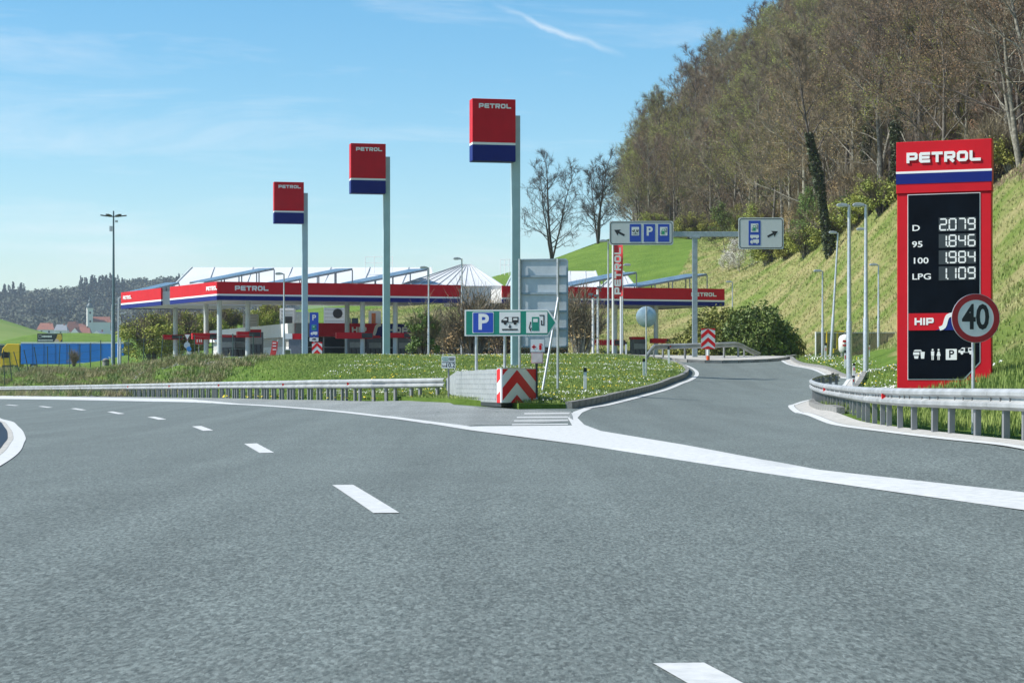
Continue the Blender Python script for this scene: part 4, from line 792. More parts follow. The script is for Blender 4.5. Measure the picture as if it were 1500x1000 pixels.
for a in range(6):
    an = a * math.pi / 3 + .2; L = 1.1; MB().bar((0, 0, h - .55), (math.cos(an) * L * .55, math.sin(an) * L * .55, h - .5), .06).bar((math.cos(an) * L * .5, math.sin(an) * L * .5, h - .5), (math.cos(an) * L * 1.12, math.sin(an) * L * 1.12, h - .42), .3, .1).build('floodlight', DARK, t)
MB().box((-.25, 0, h - 1.7), (.25, .2, .5)).build('control_box', GALV, t); MB().box((.3, -.1, h - 1.0), (.25, .2, .2)).build('camera_box', GALV, t)
# red flag on its pole, bare pole, camera pole
D = 128; k = D / F; b0 = at(898, D); t = thing('flag', 'tall red banner flag hanging from a white pole', 'flag', (b0.x, b0.y, b0.z)); h = zrow(357, D) - b0.z
round_pole(t, 'pole', 0, 0, -.2, h, .07, WHITE)
n = 14; mb = MB(); zt, zb = zrow(358, D) - b0.z, zrow(436, D) - b0.z
for i in range(n + 1):
    for j in range(7):
        u = j / 6; v = i / n; mb.v.append((.06 + u * 12.5 * k * (1 + .05 * math.sin(v * 7)), -.05 + .10 * math.sin(u * 4 + v * 6) * u, zt + (zb - zt) * v - .12 * u * math.sin(v * 5)))
for i in range(n):
    for j in range(6): mb.f.append((i * 7 + j, (i + 1) * 7 + j, (i + 1) * 7 + j + 1, i * 7 + j + 1))
fl = mb.build('cloth', mat('flag_red', (.74, .05, .06), .7), t, True); wide_text('PETROL', (zt - zb) * .88, fl, LETTER, .06 + 5.2 * k, (zt + zb) / 2, -.17, depth=.004, vertical=True)
D = 130; b0 = at(909.5, D); t = thing('flagpole', 'bare white flagpole right of the red flag', 'flagpole', (b0.x, b0.y, b0.z)); round_pole(t, 'pole', 0, 0, -.2, zrow(434, D) - b0.z, .065, WHITE); MB().tube([(0, 0, zrow(434, D) - b0.z), (0, 0, zrow(432, D) - b0.z)], .09, 8).build('finial', GALV, t)
D = 131; b0 = at(871, D); t = thing('camera_pole', 'twin white poles with small cameras left of the flagpoles', 'camera pole', (b0.x, b0.y, b0.z))
for (dx, py) in ((-.1, 436), (.2, 424)): round_pole(t, 'pole', dx, 0, -.2, zrow(py, D) - b0.z, .08, WHITE)
for (dx, py) in ((-.25, 431), (.1, 433), (.3, 421)): MB().box((dx, -.1, zrow(py, D) - b0.z), (.3, .2, .14)).bar((dx, -.1, zrow(py, D) - b0.z), (dx + .1, 0, zrow(py + 6, D) - b0.z), .05).build('camera', mat('camera_body', (.2, .22, .23), .4), t)
# gas tank enclosure
D = 128.5; k = D / F; b0 = at(1195, D); t = thing('mesh_fence', 'dark mesh fence with white edge posts enclosing the gas tank', 'fence', (b0.x, b0.y, b0.z))
MESHM = mat('fence_mesh', (.035, .055, .055), .6)
x1 = (1312 - 1195) * k; zt = zrow(487, D) - b0.z
for i in range(5):
    xa = x1 * i / 5 + .03; xb = x1 * (i + 1) / 5 - .03; zg = max(0, g1(b0.x + (xa + xb) / 2, D) - b0.z); mb = MB(); n_ = 24
    for j in range(n_): q = zg * .5 + (zt - zg * .5) * (j + .5) / n_; mb.box(((xa + xb) / 2, .0, q), (xb - xa, .02, (zt - zg * .5) / n_ * .8))
    mb.build('mesh_panel', MESHM, t)
for i in range(6): round_pole(t, 'post', x1 * i / 5, 0, -.2, zt + .05, .05, WHITE if i == 0 else MESHM, 8)
MB().bar((0, 0, zt), (x1, 0, zt), .05).build('top_rail', GALV, t)
D = 127.4; k = D / F; b0 = at(1233, D); t = thing('gas_tank', 'white gas tank with red lettering behind lamp poles at the mesh fence', 'tank', (b0.x, b0.y, b0.z)); zc = zrow(504, D) - b0.z; r0 = .55
prof = [(-.55, .12), (-.5, .3), (-.35, .40), (.35, .40), (.52, .3), (.6, .1), (.62, .01)]; MB().tube([(.2, 0, zc + x) for x, r in prof], [r for x, r in prof], 20).build('vessel', WHITE, t, True)
for x in (0, .4): MB().box((x, 0, zc * .35), (.08, .3, zc * .7)).build('stand', GALV, t)
MB().box((.2, -.405, zc + .18), (.42, .02, .13)).build('red_lettering', SRED, t); MB().box((.2, -.405, zc - .08), (.42, .02, .10)).build('red_lettering', SRED, t)
D = 126.6; k = D / F; b0 = at(1211, D); t = thing('pipe_frame', 'yellow pipe frame beside the white gas tank', 'pipe frame', (b0.x, b0.y, b0.z)); YEL = mat('pipe_yellow', (.72, .50, .02), .45)
zt = zrow(485.5, D) - b0.z; w = 26 * k
MB().tube([(0, 0, 0), (0, 0, zt), (w * .55, 0, zt)], .05, 8).build('pipe', YEL, t); MB().tube([(w * .6, 0, zt * .95), (w * .6, 0, zt * .3), (w * .38, 0, zt * .28), (w * .38, 0, .2)], .06, 8).build('pipe', YEL, t); MB().tube([(w * .55, .1, zt), (w, .1, zt)], .05, 8).build('pipe', YEL, t)

# ------------------------------------------------------------------ filling station
A0 = np.array([-23.0, 160.0]); U = np.array([40.9, 13.0]); V_ = np.array([-11.3, 20.0]); ZB, ZT = 7.42, 8.87; PZ = 2.56
def cp(u, s): return A0 + U * u + V_ * s
SOFF = mat('soffit_white', (.70, .69, .65), .6, var=.05, scale=.8); ROOFW = mat('roof_white', (.66, .67, .67), .5, var=.04, scale=.5); COLM = mat('column_grey', (.52, .57, .55), .5, var=.05)
PANELM = mat('solar_panel', (.16, .23, .30), .25, .1, var=.2, scale=1); FRAMEM = mat('rack_steel', (.20, .23, .25), .5, .4)
uang = math.atan2(U[1], U[0]); vang = math.atan2(V_[1], V_[0])
def fascia(parent, a, b, inset=0.0):         # red, white and blue bands along one canopy edge, panel by panel
    a = np.array(a); b = np.array(b); L = np.linalg.norm(b - a); an = math.atan2(*(b - a)[::-1]); n = max(1, int(round(L / 3.2))); h = ZT - ZB
    for i in range(n):
        c = a + (b - a) * (i + .5) / n; w = L / n - .012
        MB().box((c[0], c[1], ZB + h * .668), (w, .14, h * .66), an).build('red_panel', RED, parent)
    c = (a + b) / 2
    MB().box((c[0], c[1], ZB + h * .288), (L, .16, h * .095), an).build('white_stripe', LETTER, parent); MB().box((c[0], c[1], ZB + h * .12), (L, .14, h * .237), an).build('blue_band', NAVY, parent)
def canopy(label, u0, u1, s0, s1, sides):
    t = thing('canopy', label, 'canopy', (0, 0, 0), 0, 'filling station canopies'); q = [cp(u0, s0), cp(u1, s0), cp(u1, s1), cp(u0, s1)]
    ctr = sum(q) / 4; qi = [p + (ctr - p) / np.linalg.norm(ctr - p) * .15 for p in q]
    mb = MB(); mb.v = [(p[0], p[1], z) for z in (ZB + .06, ZT - .25) for p in qi]; mb.f = [(0, 3, 2, 1), (4, 5, 6, 7)] + [(i, (i + 1) % 4, 4 + (i + 1) % 4, 4 + i) for i in range(4)]; mb.build('roof_slab', SOFF, t)
    for i in sides: fascia(t, q[i], q[(i + 1) % 4])
    n = 6
    for i in range(1, n):                    # soffit joints
        a = qi[0] + (qi[1] - qi[0]) * i / n; b = qi[3] + (qi[2] - qi[3]) * i / n; MB().bar((a[0], a[1], ZB + .05), (b[0], b[1], ZB + .05), .08, .03).build('soffit_rib', COLM, t)
    return t, q
c1, q1 = canopy('front left petrol canopy with red fascia, lettered near its sunlit corner', 0, .461, 0, .46, (0, 3))
c2, q2 = canopy('rear canopy with small lettering at the far left end', 0, .2, .553, 1.0, (3, 2))
c3, q3 = canopy('right petrol canopy with shaded red fascia beside the round shrub', .542, 1.0, 0, .46, (0, 1))
def letter_on(parent, a, b, f, width, z):     # lettering on a fascia running from a to b, centred at fraction f
    a = np.array(a); b = np.array(b); p = a + (b - a) * f; e = thing.__wrapped__ if False else bpy.data.objects.new('lettering_mount', None); an = math.atan2(*(b - a)[::-1])
    mbn = wide_text('PETROL', width, parent, LETTER, 0, z, -.085); mbn.location = (p[0], p[1], 0); mbn.rotation_euler = (0, 0, an); bpy.data.objects.remove(e); return mbn
zl = ZB + (ZT - ZB) * .66
letter_on(c1, q1[0], q1[1], .135, 2.65, zl); letter_on(c1, q1[3], q1[0], .90, 2.3, zl); letter_on(c2, q2[3], q2[0], .17, 2.2, zl); letter_on(c3, q3[0], q3[1], .905, 2.3, zl)
def column(px, D, label, box=None):
    b0 = at(px, D); t = thing('column', label, 'column', (b0.x, b0.y, PZ - .2), uang, 'canopy columns'); h = ZB + .07 - PZ + .2
    MB().tube([(0, 0, 0), (0, 0, h)], .20, 16).build('shaft', COLM, t, True)
    if box: 
        x0, x1, z0, z1, m_ = box; MB().box(((x0 + x1) / 2, -.05, (z0 + z1) / 2 - PZ + .2), (x1 - x0, .6, z1 - z0)).build('pump_number_box', RED, t, bevel=.02); MB().box((x1 - .5, -.06, (z0 + z1) / 2 - PZ + .2), (.9, .63, (z1 - z0) * .8)).build('number_panel', DARK, t)
column(257, 178, 'farthest left round column under the rear canopy', (-1.1, .6, 4.7, 5.1, 0)); column(302, 170, 'round column left of the sunlit canopy corner', (-1.2, 1.2, 4.55, 5.05, 0)); column(321.5, 162.5, 'round column right beneath the sunlit canopy corner', None)
column(363, 164, 'round column carrying a red number box in front of the white shop wall', (-.9, 1.0, 4.6, 5.05, 0)); column(508.5, 168, 'pale round column left of the shop band lettering'); column(531, 165, 'grey round column in front of the shop band lettering', (-2.2, .8, 4.5, 5.0, 0))
column(579, 166, 'grey round column just behind the middle pylon', (-.5, 1.6, 4.6, 5.0, 0)); column(901, 172, 'round column behind the flagpoles', (-2.0, .8, 4.1, 4.55, 0)); column(961, 174, 'round column beside the round mirror disc with a red number box', (-.5, 1.8, 4.3, 4.7, 0))
# white sheet roofs
def hip_roof(name, label, base, ridge, zb, zr, ribs=10):
    t = thing(name, label, 'roof', (0, 0, 0)); r0, r1 = [np.array(p) for p in ridge]; b = [np.array(p) for p in base]
    for nm, pts in (('slope', [(*b[0], zb), (*b[1], zb), (*r1, zr), (*r0, zr)]), ('slope', [(*b[2], zb), (*b[3], zb), (*r0, zr), (*r1, zr)]), ('hip_end', [(*b[3], zb), (*b[0], zb), (*r0, zr)]), ('hip_end', [(*b[1], zb), (*b[2], zb), (*r1, zr)])):
        mb = MB(); n = len(pts); mb.v = pts + [(x, y, z - .06) for x, y, z in pts]; mb.f = [tuple(range(n)), tuple(range(2 * n - 1, n - 1, -1))] + [(i, (i + 1) % n, n + (i + 1) % n, n + i) for i in range(n)]; o = mb.build(nm, ROOFW, t)
    for i in range(1, ribs):
        f = i / ribs; p = b[0] + (b[1] - b[0]) * f; q = r0 + (r1 - r0) * min(max((f - .06) / .88, 0), 1); MB().bar((*p, zb + .03), (*q, zr + .03), .05, .05).build('seam', mat('roof_seam', (.50, .52, .52), .6), t)
    for p, q in ((b[0], r0), (b[1], r1)): MB().bar((*p, zb + .03), (*q, zr + .03), .12, .08).build('hip_cap', COLM, t)
    return t
def xy(px, D): return ((px - 750) / F * D, D)
hip_roof('sheet_roof', 'long low white sheet roof behind the left canopy solar racks', [xy(243, 178), xy(640, 177), xy(640, 196), xy(262, 200)], [xy(281, 184), xy(632, 184)], 8.7, zrow(391.5, 184), 7)
hip_roof('sheet_roof', 'white ribbed pyramid-ended roof at the gap between the canopies', [xy(585, 168), xy(736, 169), xy(738, 186), xy(594, 186)], [xy(676, 177), xy(690, 177)], zrow(418, 168), zrow(387.5, 177), 11)
hip_roof('sheet_roof', 'flat white roof behind the right canopy', [xy(735, 180), xy(885, 181), xy(890, 200), xy(738, 200)], [xy(752, 190), xy(872, 190)], 8.6, zrow(397, 190), 6)
hip_roof('sheet_roof', 'small white pyramid roof under the red flag', [xy(868, 177), xy(940, 178), xy(938, 190), xy(870, 190)], [xy(905, 183), xy(913, 183)], 8.6, zrow(398, 183), 5)
# wall between canopies
a, b = xy(674, 168.5), xy(736, 169.5); t = thing('link_wall', 'pale beige wall panel between the two canopies', 'wall', (a[0], a[1], 0))
for i in range(3): MB().box((m(62, 169) * (i + .5) / 3, .5, (zrow(418, 169) + zrow(448, 169)) / 2), (m(62, 169) / 3 - .02, .2, m(29, 169))).build('wall_panel', SOFF, t)
MB().box((m(62, 169) / 2, .5, zrow(451, 169)), (m(66, 169), .5, m(6, 169))).build('beam', mat('beam_brown', (.30, .25, .22), .7), t)
# solar racks: low front-left edge, high rear-right edge
def solar(px0, py0, px1, py1, D, label):     # modules slope up to the right, rows run back along the canopy side
    k = D / F; b0 = Vector((*xy(px0, D), zrow(py0, D))); w = (px1 - px0) * k; h = (py0 - py1) * k; t = thing('solar_rack', label, 'solar panel', b0, 0, 'solar racks on the canopy roofs'); n = 4; vd = Vector((V_[0], V_[1], 0)).normalized() * 3.4; vd.z = .12; ud = Vector((w, w * .12, h))
    def pt(a, b): return ud * a + vd * b
    for i in range(n):
        for j in range(2):
            c = [pt((i + .012) / n, j / 2 + .01), pt((i + .988) / n, j / 2 + .01), pt((i + .988) / n, j / 2 + .49), pt((i + .012) / n, j / 2 + .49)]; mb = MB(); mb.v = [tuple(p) for p in c] + [(p.x, p.y, p.z - .06) for p in c]; mb.f = [(0, 1, 2, 3), (7, 6, 5, 4)] + [(q, 4 + q, 4 + (q + 1) % 4, (q + 1) % 4) for q in range(4)]; mb.build('module', PANELM, t)
    for y in (.03, .97): p, q = pt(0, y), pt(1, y); MB().bar((p.x, p.y, p.z - .12), (q.x, q.y, q.z - .12), .07, .1).build('rail', FRAMEM, t)
    for i in range(1, n + 1):
        for y in (.03, .97): p = pt(i / n, y); MB().bar((p.x, p.y, p.z - .15), (p.x, p.y, 8.6 - b0.z), .09).build('strut', FRAMEM, t)
solar(205, 427, 262, 413, 177, 'solar rack over the far left rear canopy'); solar(299, 412.5, 401, 391.5, 165, 'solar rack just right of the sunlit canopy corner'); solar(414, 413, 516, 392, 167, 'solar rack behind the smallest pylon'); solar(524, 414, 627, 392.5, 168, 'solar rack behind the middle pylon')
solar(836, 418, 934, 397.5, 172, 'solar rack under the red flag on the right canopy'); solar(935, 419, 1038, 400, 173, 'solar rack farthest right on the canopy')
# rooftop railing
for (pa, pb, py0, py1, D, lb) in ((535, 575, 376, 396, 182, 'thin white rooftop railing behind the middle pylon'), (733, 752, 380, 398, 186, 'thin white rooftop railing behind the nearest pylon pole')):
    t = thing('roof_railing', lb, 'railing', (*xy(pa, D), zrow(py1, D))); w = m(pb - pa, D); h = m(py1 - py0, D)
    for i in range(4): MB().tube([(w * i / 3, 0, -.3), (w * i / 3, 0, h)], .03, 6).build('post', WHITE, t)
    for z in (.55, 1): MB().tube([(0, 0, h * z), (w, 0, h * z)], .025, 6).build('rail', WHITE, t)
# shop
SHOPW = mat('shop_white', (.78, .78, .76), .5, var=.04, scale=.6); WIN = mat('shop_glass', (.04, .06, .065), .12, var=.3, scale=.6); SLAT = mat('slat_grey', (.55, .55, .52), .6)
shop = thing('shop', 'station shop with white side band and red-blue lettered front band', 'building', (-18, 170, PZ)); S0 = np.array([0., 0.]); SA = np.array([-11.0, 27.0]); SB = U / np.linalg.norm(U) * 24; zb0, zb1 = 4.80 - PZ, 5.92 - PZ
fa = math.atan2(SB[1], SB[0]); sa_ = math.atan2(SA[1], SA[0])
def quad_block(parent, name, mt, pts, z0, z1):
    mb = MB(); n = len(pts); mb.v = [(p[0], p[1], z) for z in (z0, z1) for p in pts]; mb.f = [tuple(range(n))[::-1], tuple(range(n, 2 * n))] + [(i, (i + 1) % n, n + (i + 1) % n, n + i) for i in range(n)]; return mb.build(name, mt, parent)
core = quad_block(shop, 'wall', SHOPW, [S0 + [.25, .35], SB + [.0, .35], SB + SA + [.3, 0], SA + [.3, 0]], -.3, zb1 - .15)
quad_block(shop, 'roof', mat('roof_grey', (.45, .45, .43), .8), [S0 + [.1, .15], SB + [.0, .15], SB + SA, SA + [.1, 0]], zb1 - .14, zb1 - .05)
nL = np.linalg.norm(SA)
for i in range(8):
    p = SA * (i + .5) / 8; MB().box((p[0], p[1], (zb0 + zb1) / 2), (nL / 8 - .02, .2, zb1 - zb0), sa_).build('side_band', SHOPW, shop)
    MB().box((p[0] + .28, p[1] + .1, .8), (nL / 8 - .1, .1, 1.3), sa_).build('low_panel', SHOPW, shop)
    for j in range(4): MB().box((p[0] + .27, p[1] + .1, 1.56 + j * .17), (nL / 8 - .06, .08, .12), sa_).build('slat', SLAT, shop)
bf = SB * .5; front = bpy.data.objects.new('front_band', None); COL.objects.link(front); front.parent = shop; front.rotation_euler = (0, 0, fa); L = np.linalg.norm(SB)
MB().box((1.25, -.02, (zb0 + zb1) / 2), (2.5, .2, zb1 - zb0)).build('red_band', RED, front); MB().box((.9, -.03, (zb0 + zb1) / 2), (1.8, .2, zb1 - zb0)).build('grey_return', mat('return_grey', (.32, .34, .36), .6), front)
hip_shop(front, 2.5, 10.8, (zb0 + zb1) / 2, (zb1 - zb0), -.12, True); MB().box((11.8, -.02, (zb0 + zb1) / 2), (18.6, .19, zb1 - zb0 - .01)).build('band_backing', NAVY, front)
for i in range(10):
    w = L / 10; wn = MB().box((w * (i + .5), .12, .95), (w - .12, .06, 2.5)).build('window', WIN, front); MB().box((w * (i + .5), .08, 1.35), (w - .1, .05, .06)).build('frame', GALV, wn); MB().box((w * i + .03, .08, .95), (.08, .08, 2.5)).build('mullion', GALV, front)
# roof plant
for (px0, px1, py0, py1, D, lb) in ((411, 432, 457, 475, 176, 'grey rooftop ventilation unit over the white shop band'), (475, 506, 456, 473, 179, 'white rooftop air conditioner with round black fan'), (357, 378, 465, 477, 188, 'small striped white rooftop unit at the far end of the shop')):
    t = thing('rooftop_unit', lb, 'air conditioner', (*xy((px0 + px1) / 2, D), zrow(py1, D)), 0, 'rooftop plant'); w = m(px1 - px0, D); h = m(py1 - py0, D) + .6
    MB().box((0, 0, h / 2 - .3), (w, 1.2, h)).build('casing', SHOPW, t, bevel=.03)
    for j in range(4): MB().box((0, -.62, h * (.1 + j * .2)), (w * .9, .03, .05)).build('louvre', SLAT, t)
    if px0 == 475: MB().disc(.3, h * .5, .42, -.66, -.605, 20).build('fan', BLACK, t)
    if px0 == 411: MB().box((.15, -.62, h * .22), (w * .5, .04, h * .35)).build('vent', DARK, t)
MBw = thing('corrugated_wall', 'pale corrugated upper wall above the shop roof', 'wall', (*xy(433, 178), 5.8))
for i in range(9): MB().box((m(2.2, 178) * (i + .5), 0, .55), (m(2.2, 178) - .02, .1 + .06 * (i % 2), 1.5)).build('sheet', mat('corrugated', (.62, .63, .62), .5), MBw)
t = thing('roof_sign', 'orange and white panel standing on the shop roof', 'sign', (*xy(549, 180), 5.8)); MB().box((0, 0, .7), (m(18, 180), .15, 1.5)).build('panel', SHOPW, t); MB().box((-.1, -.09, .7), (m(6, 180), .03, 1.1)).build('orange_field', mat('orange_ad', (.70, .18, .04), .5), t)
t = thing('roof_tank', 'blue box unit on the shop roof', 'rooftop unit', (*xy(520, 181), 5.8)); MB().box((0, 0, .45), (m(9, 181), .5, .8)).build('casing', mat('unit_blue', (.08, .15, .25), .5), t); MB().box((-.5, 0, .35), (.3, .3, 1.0)).build('pipe_stack', SHOPW, t)
# pumps and forecourt clutter
def pump(px, D, label, w=1.3, h=2.0, red=True):
    b0 = at(px, D); t = thing('fuel_pump', label, 'fuel pump', (b0.x, b0.y, PZ), uang, 'fuel pumps under the canopies'); MB().box((0, 0, .08), (w + 1.2, 1.4, .22)).build('island', KERB, t); MB().box((0, 0, h * .62 + .1), (w, .7, h * .76)).build('cabinet', mat('pump_grey', (.13, .15, .16), .4), t, bevel=.04); MB().box((0, 0, h * .12 + .1), (w * .96, .66, h * .235)).build('plinth', SHOPW, t); MB().box((0, -.36, h * .75), (w * .8, .03, h * .22)).build('display', mat('pump_display', (.35, .38, .38), .3), t)
    if red: MB().box((-w * .1, -.01, h + .2), (w * .9, .72, .22)).build('header', RED, t)
    for s in (-.3, 0, .3): MB().tube([(s * w, -.37, h * .6), (s * w + .04, -.5, h * .3), (s * w, -.4, .3)], .03, 6).build('hose', BLACK, t)
pump(333, 167, 'fuel pump between the two columns under the sunlit corner'); pump(354, 168, 'dark fuel pump in front of the white shop wall'); pump(374, 166, 'fuel pump beside the number box column', 1.2, 2.4); pump(520, 168, 'fuel pump in front of the lettered shop band'); pump(548, 170, 'fuel pump between grey columns left of the middle pylon'); pump(592, 171, 'fuel pump behind the dark bare shrub', red=False); pump(935, 175, 'fuel pump below the right canopy near the round mirror')
D = 150; b0 = at(400, D); t = thing('advert_flag', 'red curved advertising banner in front of the shop wall', 'banner', (b0.x, b0.y, PZ)); k = D / F
MB().ribbon([tuple(p) for p in cr([(-.12, .15), (0, .55), (.08, .9), (.16, 1.45)], 4)], .42, -.02, .02).build('banner', mat('banner_red', (.72, .05, .04), .5), t)
for z in (.85, 1.1, 1.32): MB().box((.1, -.025, z), (.26, .01, .07)).build('white_bar', LETTER, t)
MB().tube([(.3, .03, -.1), (.36, .03, 1.6)], .03, 6).build('pole', GALV, t)
b0 = at(432, 152); t = thing('poster_stand', 'dark poster stand with red and white header at the shop corner', 'poster stand', (b0.x, b0.y, PZ)); MB().box((0, 0, .8), (.9, .3, 1.7)).build('case', mat('stand_grey', (.16, .18, .21), .5), t); MB().box((.15, -.02, 1.85), (1.0, .33, .42)).build('red_header', RED, t); MB().box((-.45, -.03, 1.86), (.55, .34, .40)).build('white_header', LETTER, t)
b0 = at(421, 140); t = thing('a_board', 'small pavement board with white frame on the berm crest', 'pavement board', (b0.x, b0.y, b0.z)); MB().box((0, 0, .35), (.5, .05, .75)).build('frame', WHITE, t); MB().box((0, -.03, .36), (.42, .02, .62)).build('poster', mat('poster_green', (.08, .12, .05), .6), t)
# give-way sign group by the rear canopy
D = 150; k = D / F; b0 = at(274.5, D); t = thing('give_way_sign', 'white triangle sign above round and blue plates left of the columns', 'road sign', (b0.x, b0.y, b0.z))
def LZ(py): return zrow(py, D) - b0.z
MB().prism([(-5.2 * k, LZ(489)), (5.2 * k, LZ(489)), (0, LZ(499))], -.02, .0).build('triangle_rim', mat('rim_brown', (.30, .05, .05), .5), t); MB().prism([(-3.8 * k, LZ(490)), (3.8 * k, LZ(490)), (0, LZ(497.2))], -.03, -.021).build('triangle_face', SIGNW, t); MB().disc(-.5 * k, LZ(505.5), 4.6 * k, -.02, 0, 20).build('round_back', SIGNBACK, t); MB().disc(2.5 * k, LZ(511), 3.6 * k, -.05, -.03, 20).build('blue_disc', mat('disc_blue', (.05, .25, .6), .5), t); MB().box((2.5 * k, 0, LZ(518)), (7 * k, .03, 6 * k)).build('lower_plate', SIGNW, t); round_pole(t, 'post', 0, .05, -.3, LZ(490), .04)
b0 = at(240.5, 160); t = thing('red_notice', 'red lettered banner board hanging low left of the canopy columns', 'sign', (*xy(291, 182), PZ)); MB().box((0, 0, 2.1), (.75, .06, .6)).build('board', mat('notice_red', (.70, .04, .04), .5), t); MB().box((-.12, -.04, 2.12), (.09, .02, .3)).box((.1, -.04, 2.12), (.09, .02, .3)).box((.26, -.04, 2.12), (.09, .02, .3)).build('white_strokes', LETTER, t); MB().box((0, .05, .9), (.06, .05, 2.4)).build('post', GALV, t)

# ------------------------------------------------------------------ lorries, cars, fence on the left
def lorry(name, label, px0, px1, D, py_top, cab, body_mat, rear_dark=0):
    z0 = zrow(543.5, D); b0 = Vector((*xy(px0, D), z0)); L = m(px1 - px0, D); H = zrow(py_top, D) - z0; t = thing(name, label, 'lorry', b0, 0); xs_ = 0
    if cab:
        cabm = mat('cab_yellow', (.82, .50, .015), .35, var=.03); w = m(28, D)
        mb = MB(); mb.prism([(0, .5), (w, .5), (w, H * .97), (w * .35, H * .97), (w * .12, H * .82), (0, H * .45)], -1.25, 1.2); mb.build('cab', cabm, t, bevel=.06)
        MB().prism([(w * .06, H * .47), (w * .5, H * .47), (w * .5, H * .66), (w * .13, H * .70)], -1.28, -1.255).build('side_window', GLASS, t); MB().box((w * .1, -1.4, H * .55), (.15, .2, .7)).build('mirror', DARK, t); MB().box((w * .5, -1.26, .62), (w * .8, .05, .3)).build('side_skirt', DARK, t)
        xs_ = w + m(2, D)
    MB().box(((xs_ + L) / 2, 0, H * .5 + .45), (L - xs_, 2.5, H - .9)).build('trailer_box', body_mat, t, bevel=.03)
    MB().box(((xs_ + L) / 2, 0, H + .03), (L - xs_, 2.52, .2)).build('top_rail', WHITE, t)
    if rear_dark: MB().box((L + .35, .15, H * .5 + .4), (.66, 2.5, H - .5)).build('rear_door', mat('rear_grey', (.18, .2, .2), .6), t)
    n = 9
    for i in range(1, n): MB().box((xs_ + (L - xs_) * i / n, -1.262, H * .5 + .45), (.03, .02, H - 1.0)).build('curtain_seam', mat('seam_dark', (.01, .06, .2), .6), t)
    if cab: text('»', H * .30, t, mat('logo_pale', (.55, .68, .80), .5), L - 1.6, H * .44, -1.275, name='logo', bold=.03)
    for x in ([.9] if cab else []) + [xs_ + (L - xs_) * f for f in (.12, .7, .78, .86)]:
        wh = MB().tube([(x, -1.2, .5), (x, -.9, .5)], .5, 16).build('wheel', BLACK, t); MB().tube([(x, -1.22, .5), (x, -1.205, .5)], .26, 12).build('rim', GALV, wh)
BLUEC = mat('curtain_blue', (.008, .20, .72), .45, var=.06, scale=.6)
lorry('lorry', 'lorry with yellow cab and long blue curtain trailer parked behind the berm', 4, 184, 262, 502.5, True, BLUEC, 1)
lorry('lorry', 'dark navy trailer cut off at the left picture edge', -130, 3.5, 266, 505, False, mat('curtain_navy', (.015, .05, .16), .5))
def car(px, D, label, colr, w_px, py_top, yaw=0):
    z0 = zrow(py_top, D) - 1.45; b0 = Vector((*xy(px, D), z0)); t = thing('car', label, 'car', b0, yaw, 'cars parked behind the berm'); s = 1.0
    cm_ = mat('car_' + label[:9].replace(' ', '_'), colr, .25, .1, var=.03)
    mb = MB(); mb.prism([(-2.1, .3), (2.1, .3), (2.15, .62), (1.95, .82), (1.1, .93), (-1.7, .95), (-2.1, .85), (-2.15, .5)], -.86, .86); mb.build('body', cm_, t, bevel=.06)
    mb = MB(); k0 = 0
    for y, ins in ((-.80, 0), (.80, 0)): mb.v += [(1.05, y, .93), (-1.7, y, .95), (-1.25, y * .82, 1.42), (.35, y * .82, 1.45)]
    mb.f += [(0, 1, 2, 3), (7, 6, 5, 4), (0, 4, 5, 1), (1, 5, 6, 2), (3, 7, 4, 0)]; mb.build('windows', GLASS, t); MB().box((-.45, 0, 1.45), (1.65, 1.33, .04)).build('roof', cm_, t, bevel=.015)
    for x in (-1.3, 1.3):
        for y in (-.8, .8):
            wh = MB().tube([(x, y - .1, .32), (x, y + .1, .32)], .32, 14).build('wheel', BLACK, t); MB().tube([(x, y - .115, .32), (x, y - .105, .32)], .19, 10).build('rim', GALV, wh)
    for y in (-.6, .6): MB().box((2.1, y, .68), (.06, .3, .13)).build('headlight', LETTER, t)
car(123, 236, 'white car roof showing above the berm below the blue trailer', (.78, .79, .78), 24, 531.5); car(144, 246, 'white car mostly hidden beside a grey bin at the mast foot', (.75, .77, .78), 12, 532); car(187, 232, 'pale blue-white car roof right of the lamp poles', (.68, .76, .80), 20, 530.5); car(228, 214, 'white car roof beside the big bush on the berm', (.80, .80, .79), 32, 528.5)
car(290, 172, 'light blue car glimpsed between give-way sign and columns', (.20, .45, .62), 18, 519.5); car(646, 158, 'dark car glimpsed behind the bare shrubs under the canopy', (.05, .06, .07), 16, 516)
b0 = Vector((*xy(155, 205), zrow(540, 205))); t = thing('waste_bin', 'grey round-topped bin at the foot of the floodlight mast', 'bin', b0); MB().tube([(0, 0, -.3), (0, 0, .75), (0, 0, .95), (0, 0, 1.05)], [.32, .34, .30, .1], 14).build('drum', mat('bin_grey', (.22, .22, .20), .7), t, True); MB().tube([(0, 0, .74), (0, 0, .80)], .37, 14).build('band', DARK, t)
D = 200; t = thing('wire_fence', 'thin dark green post fence along the berm crest', 'fence', (*xy(20, D), zrow(541, D))); FG = mat('fence_green', (.02, .06, .05), .6); prev = None
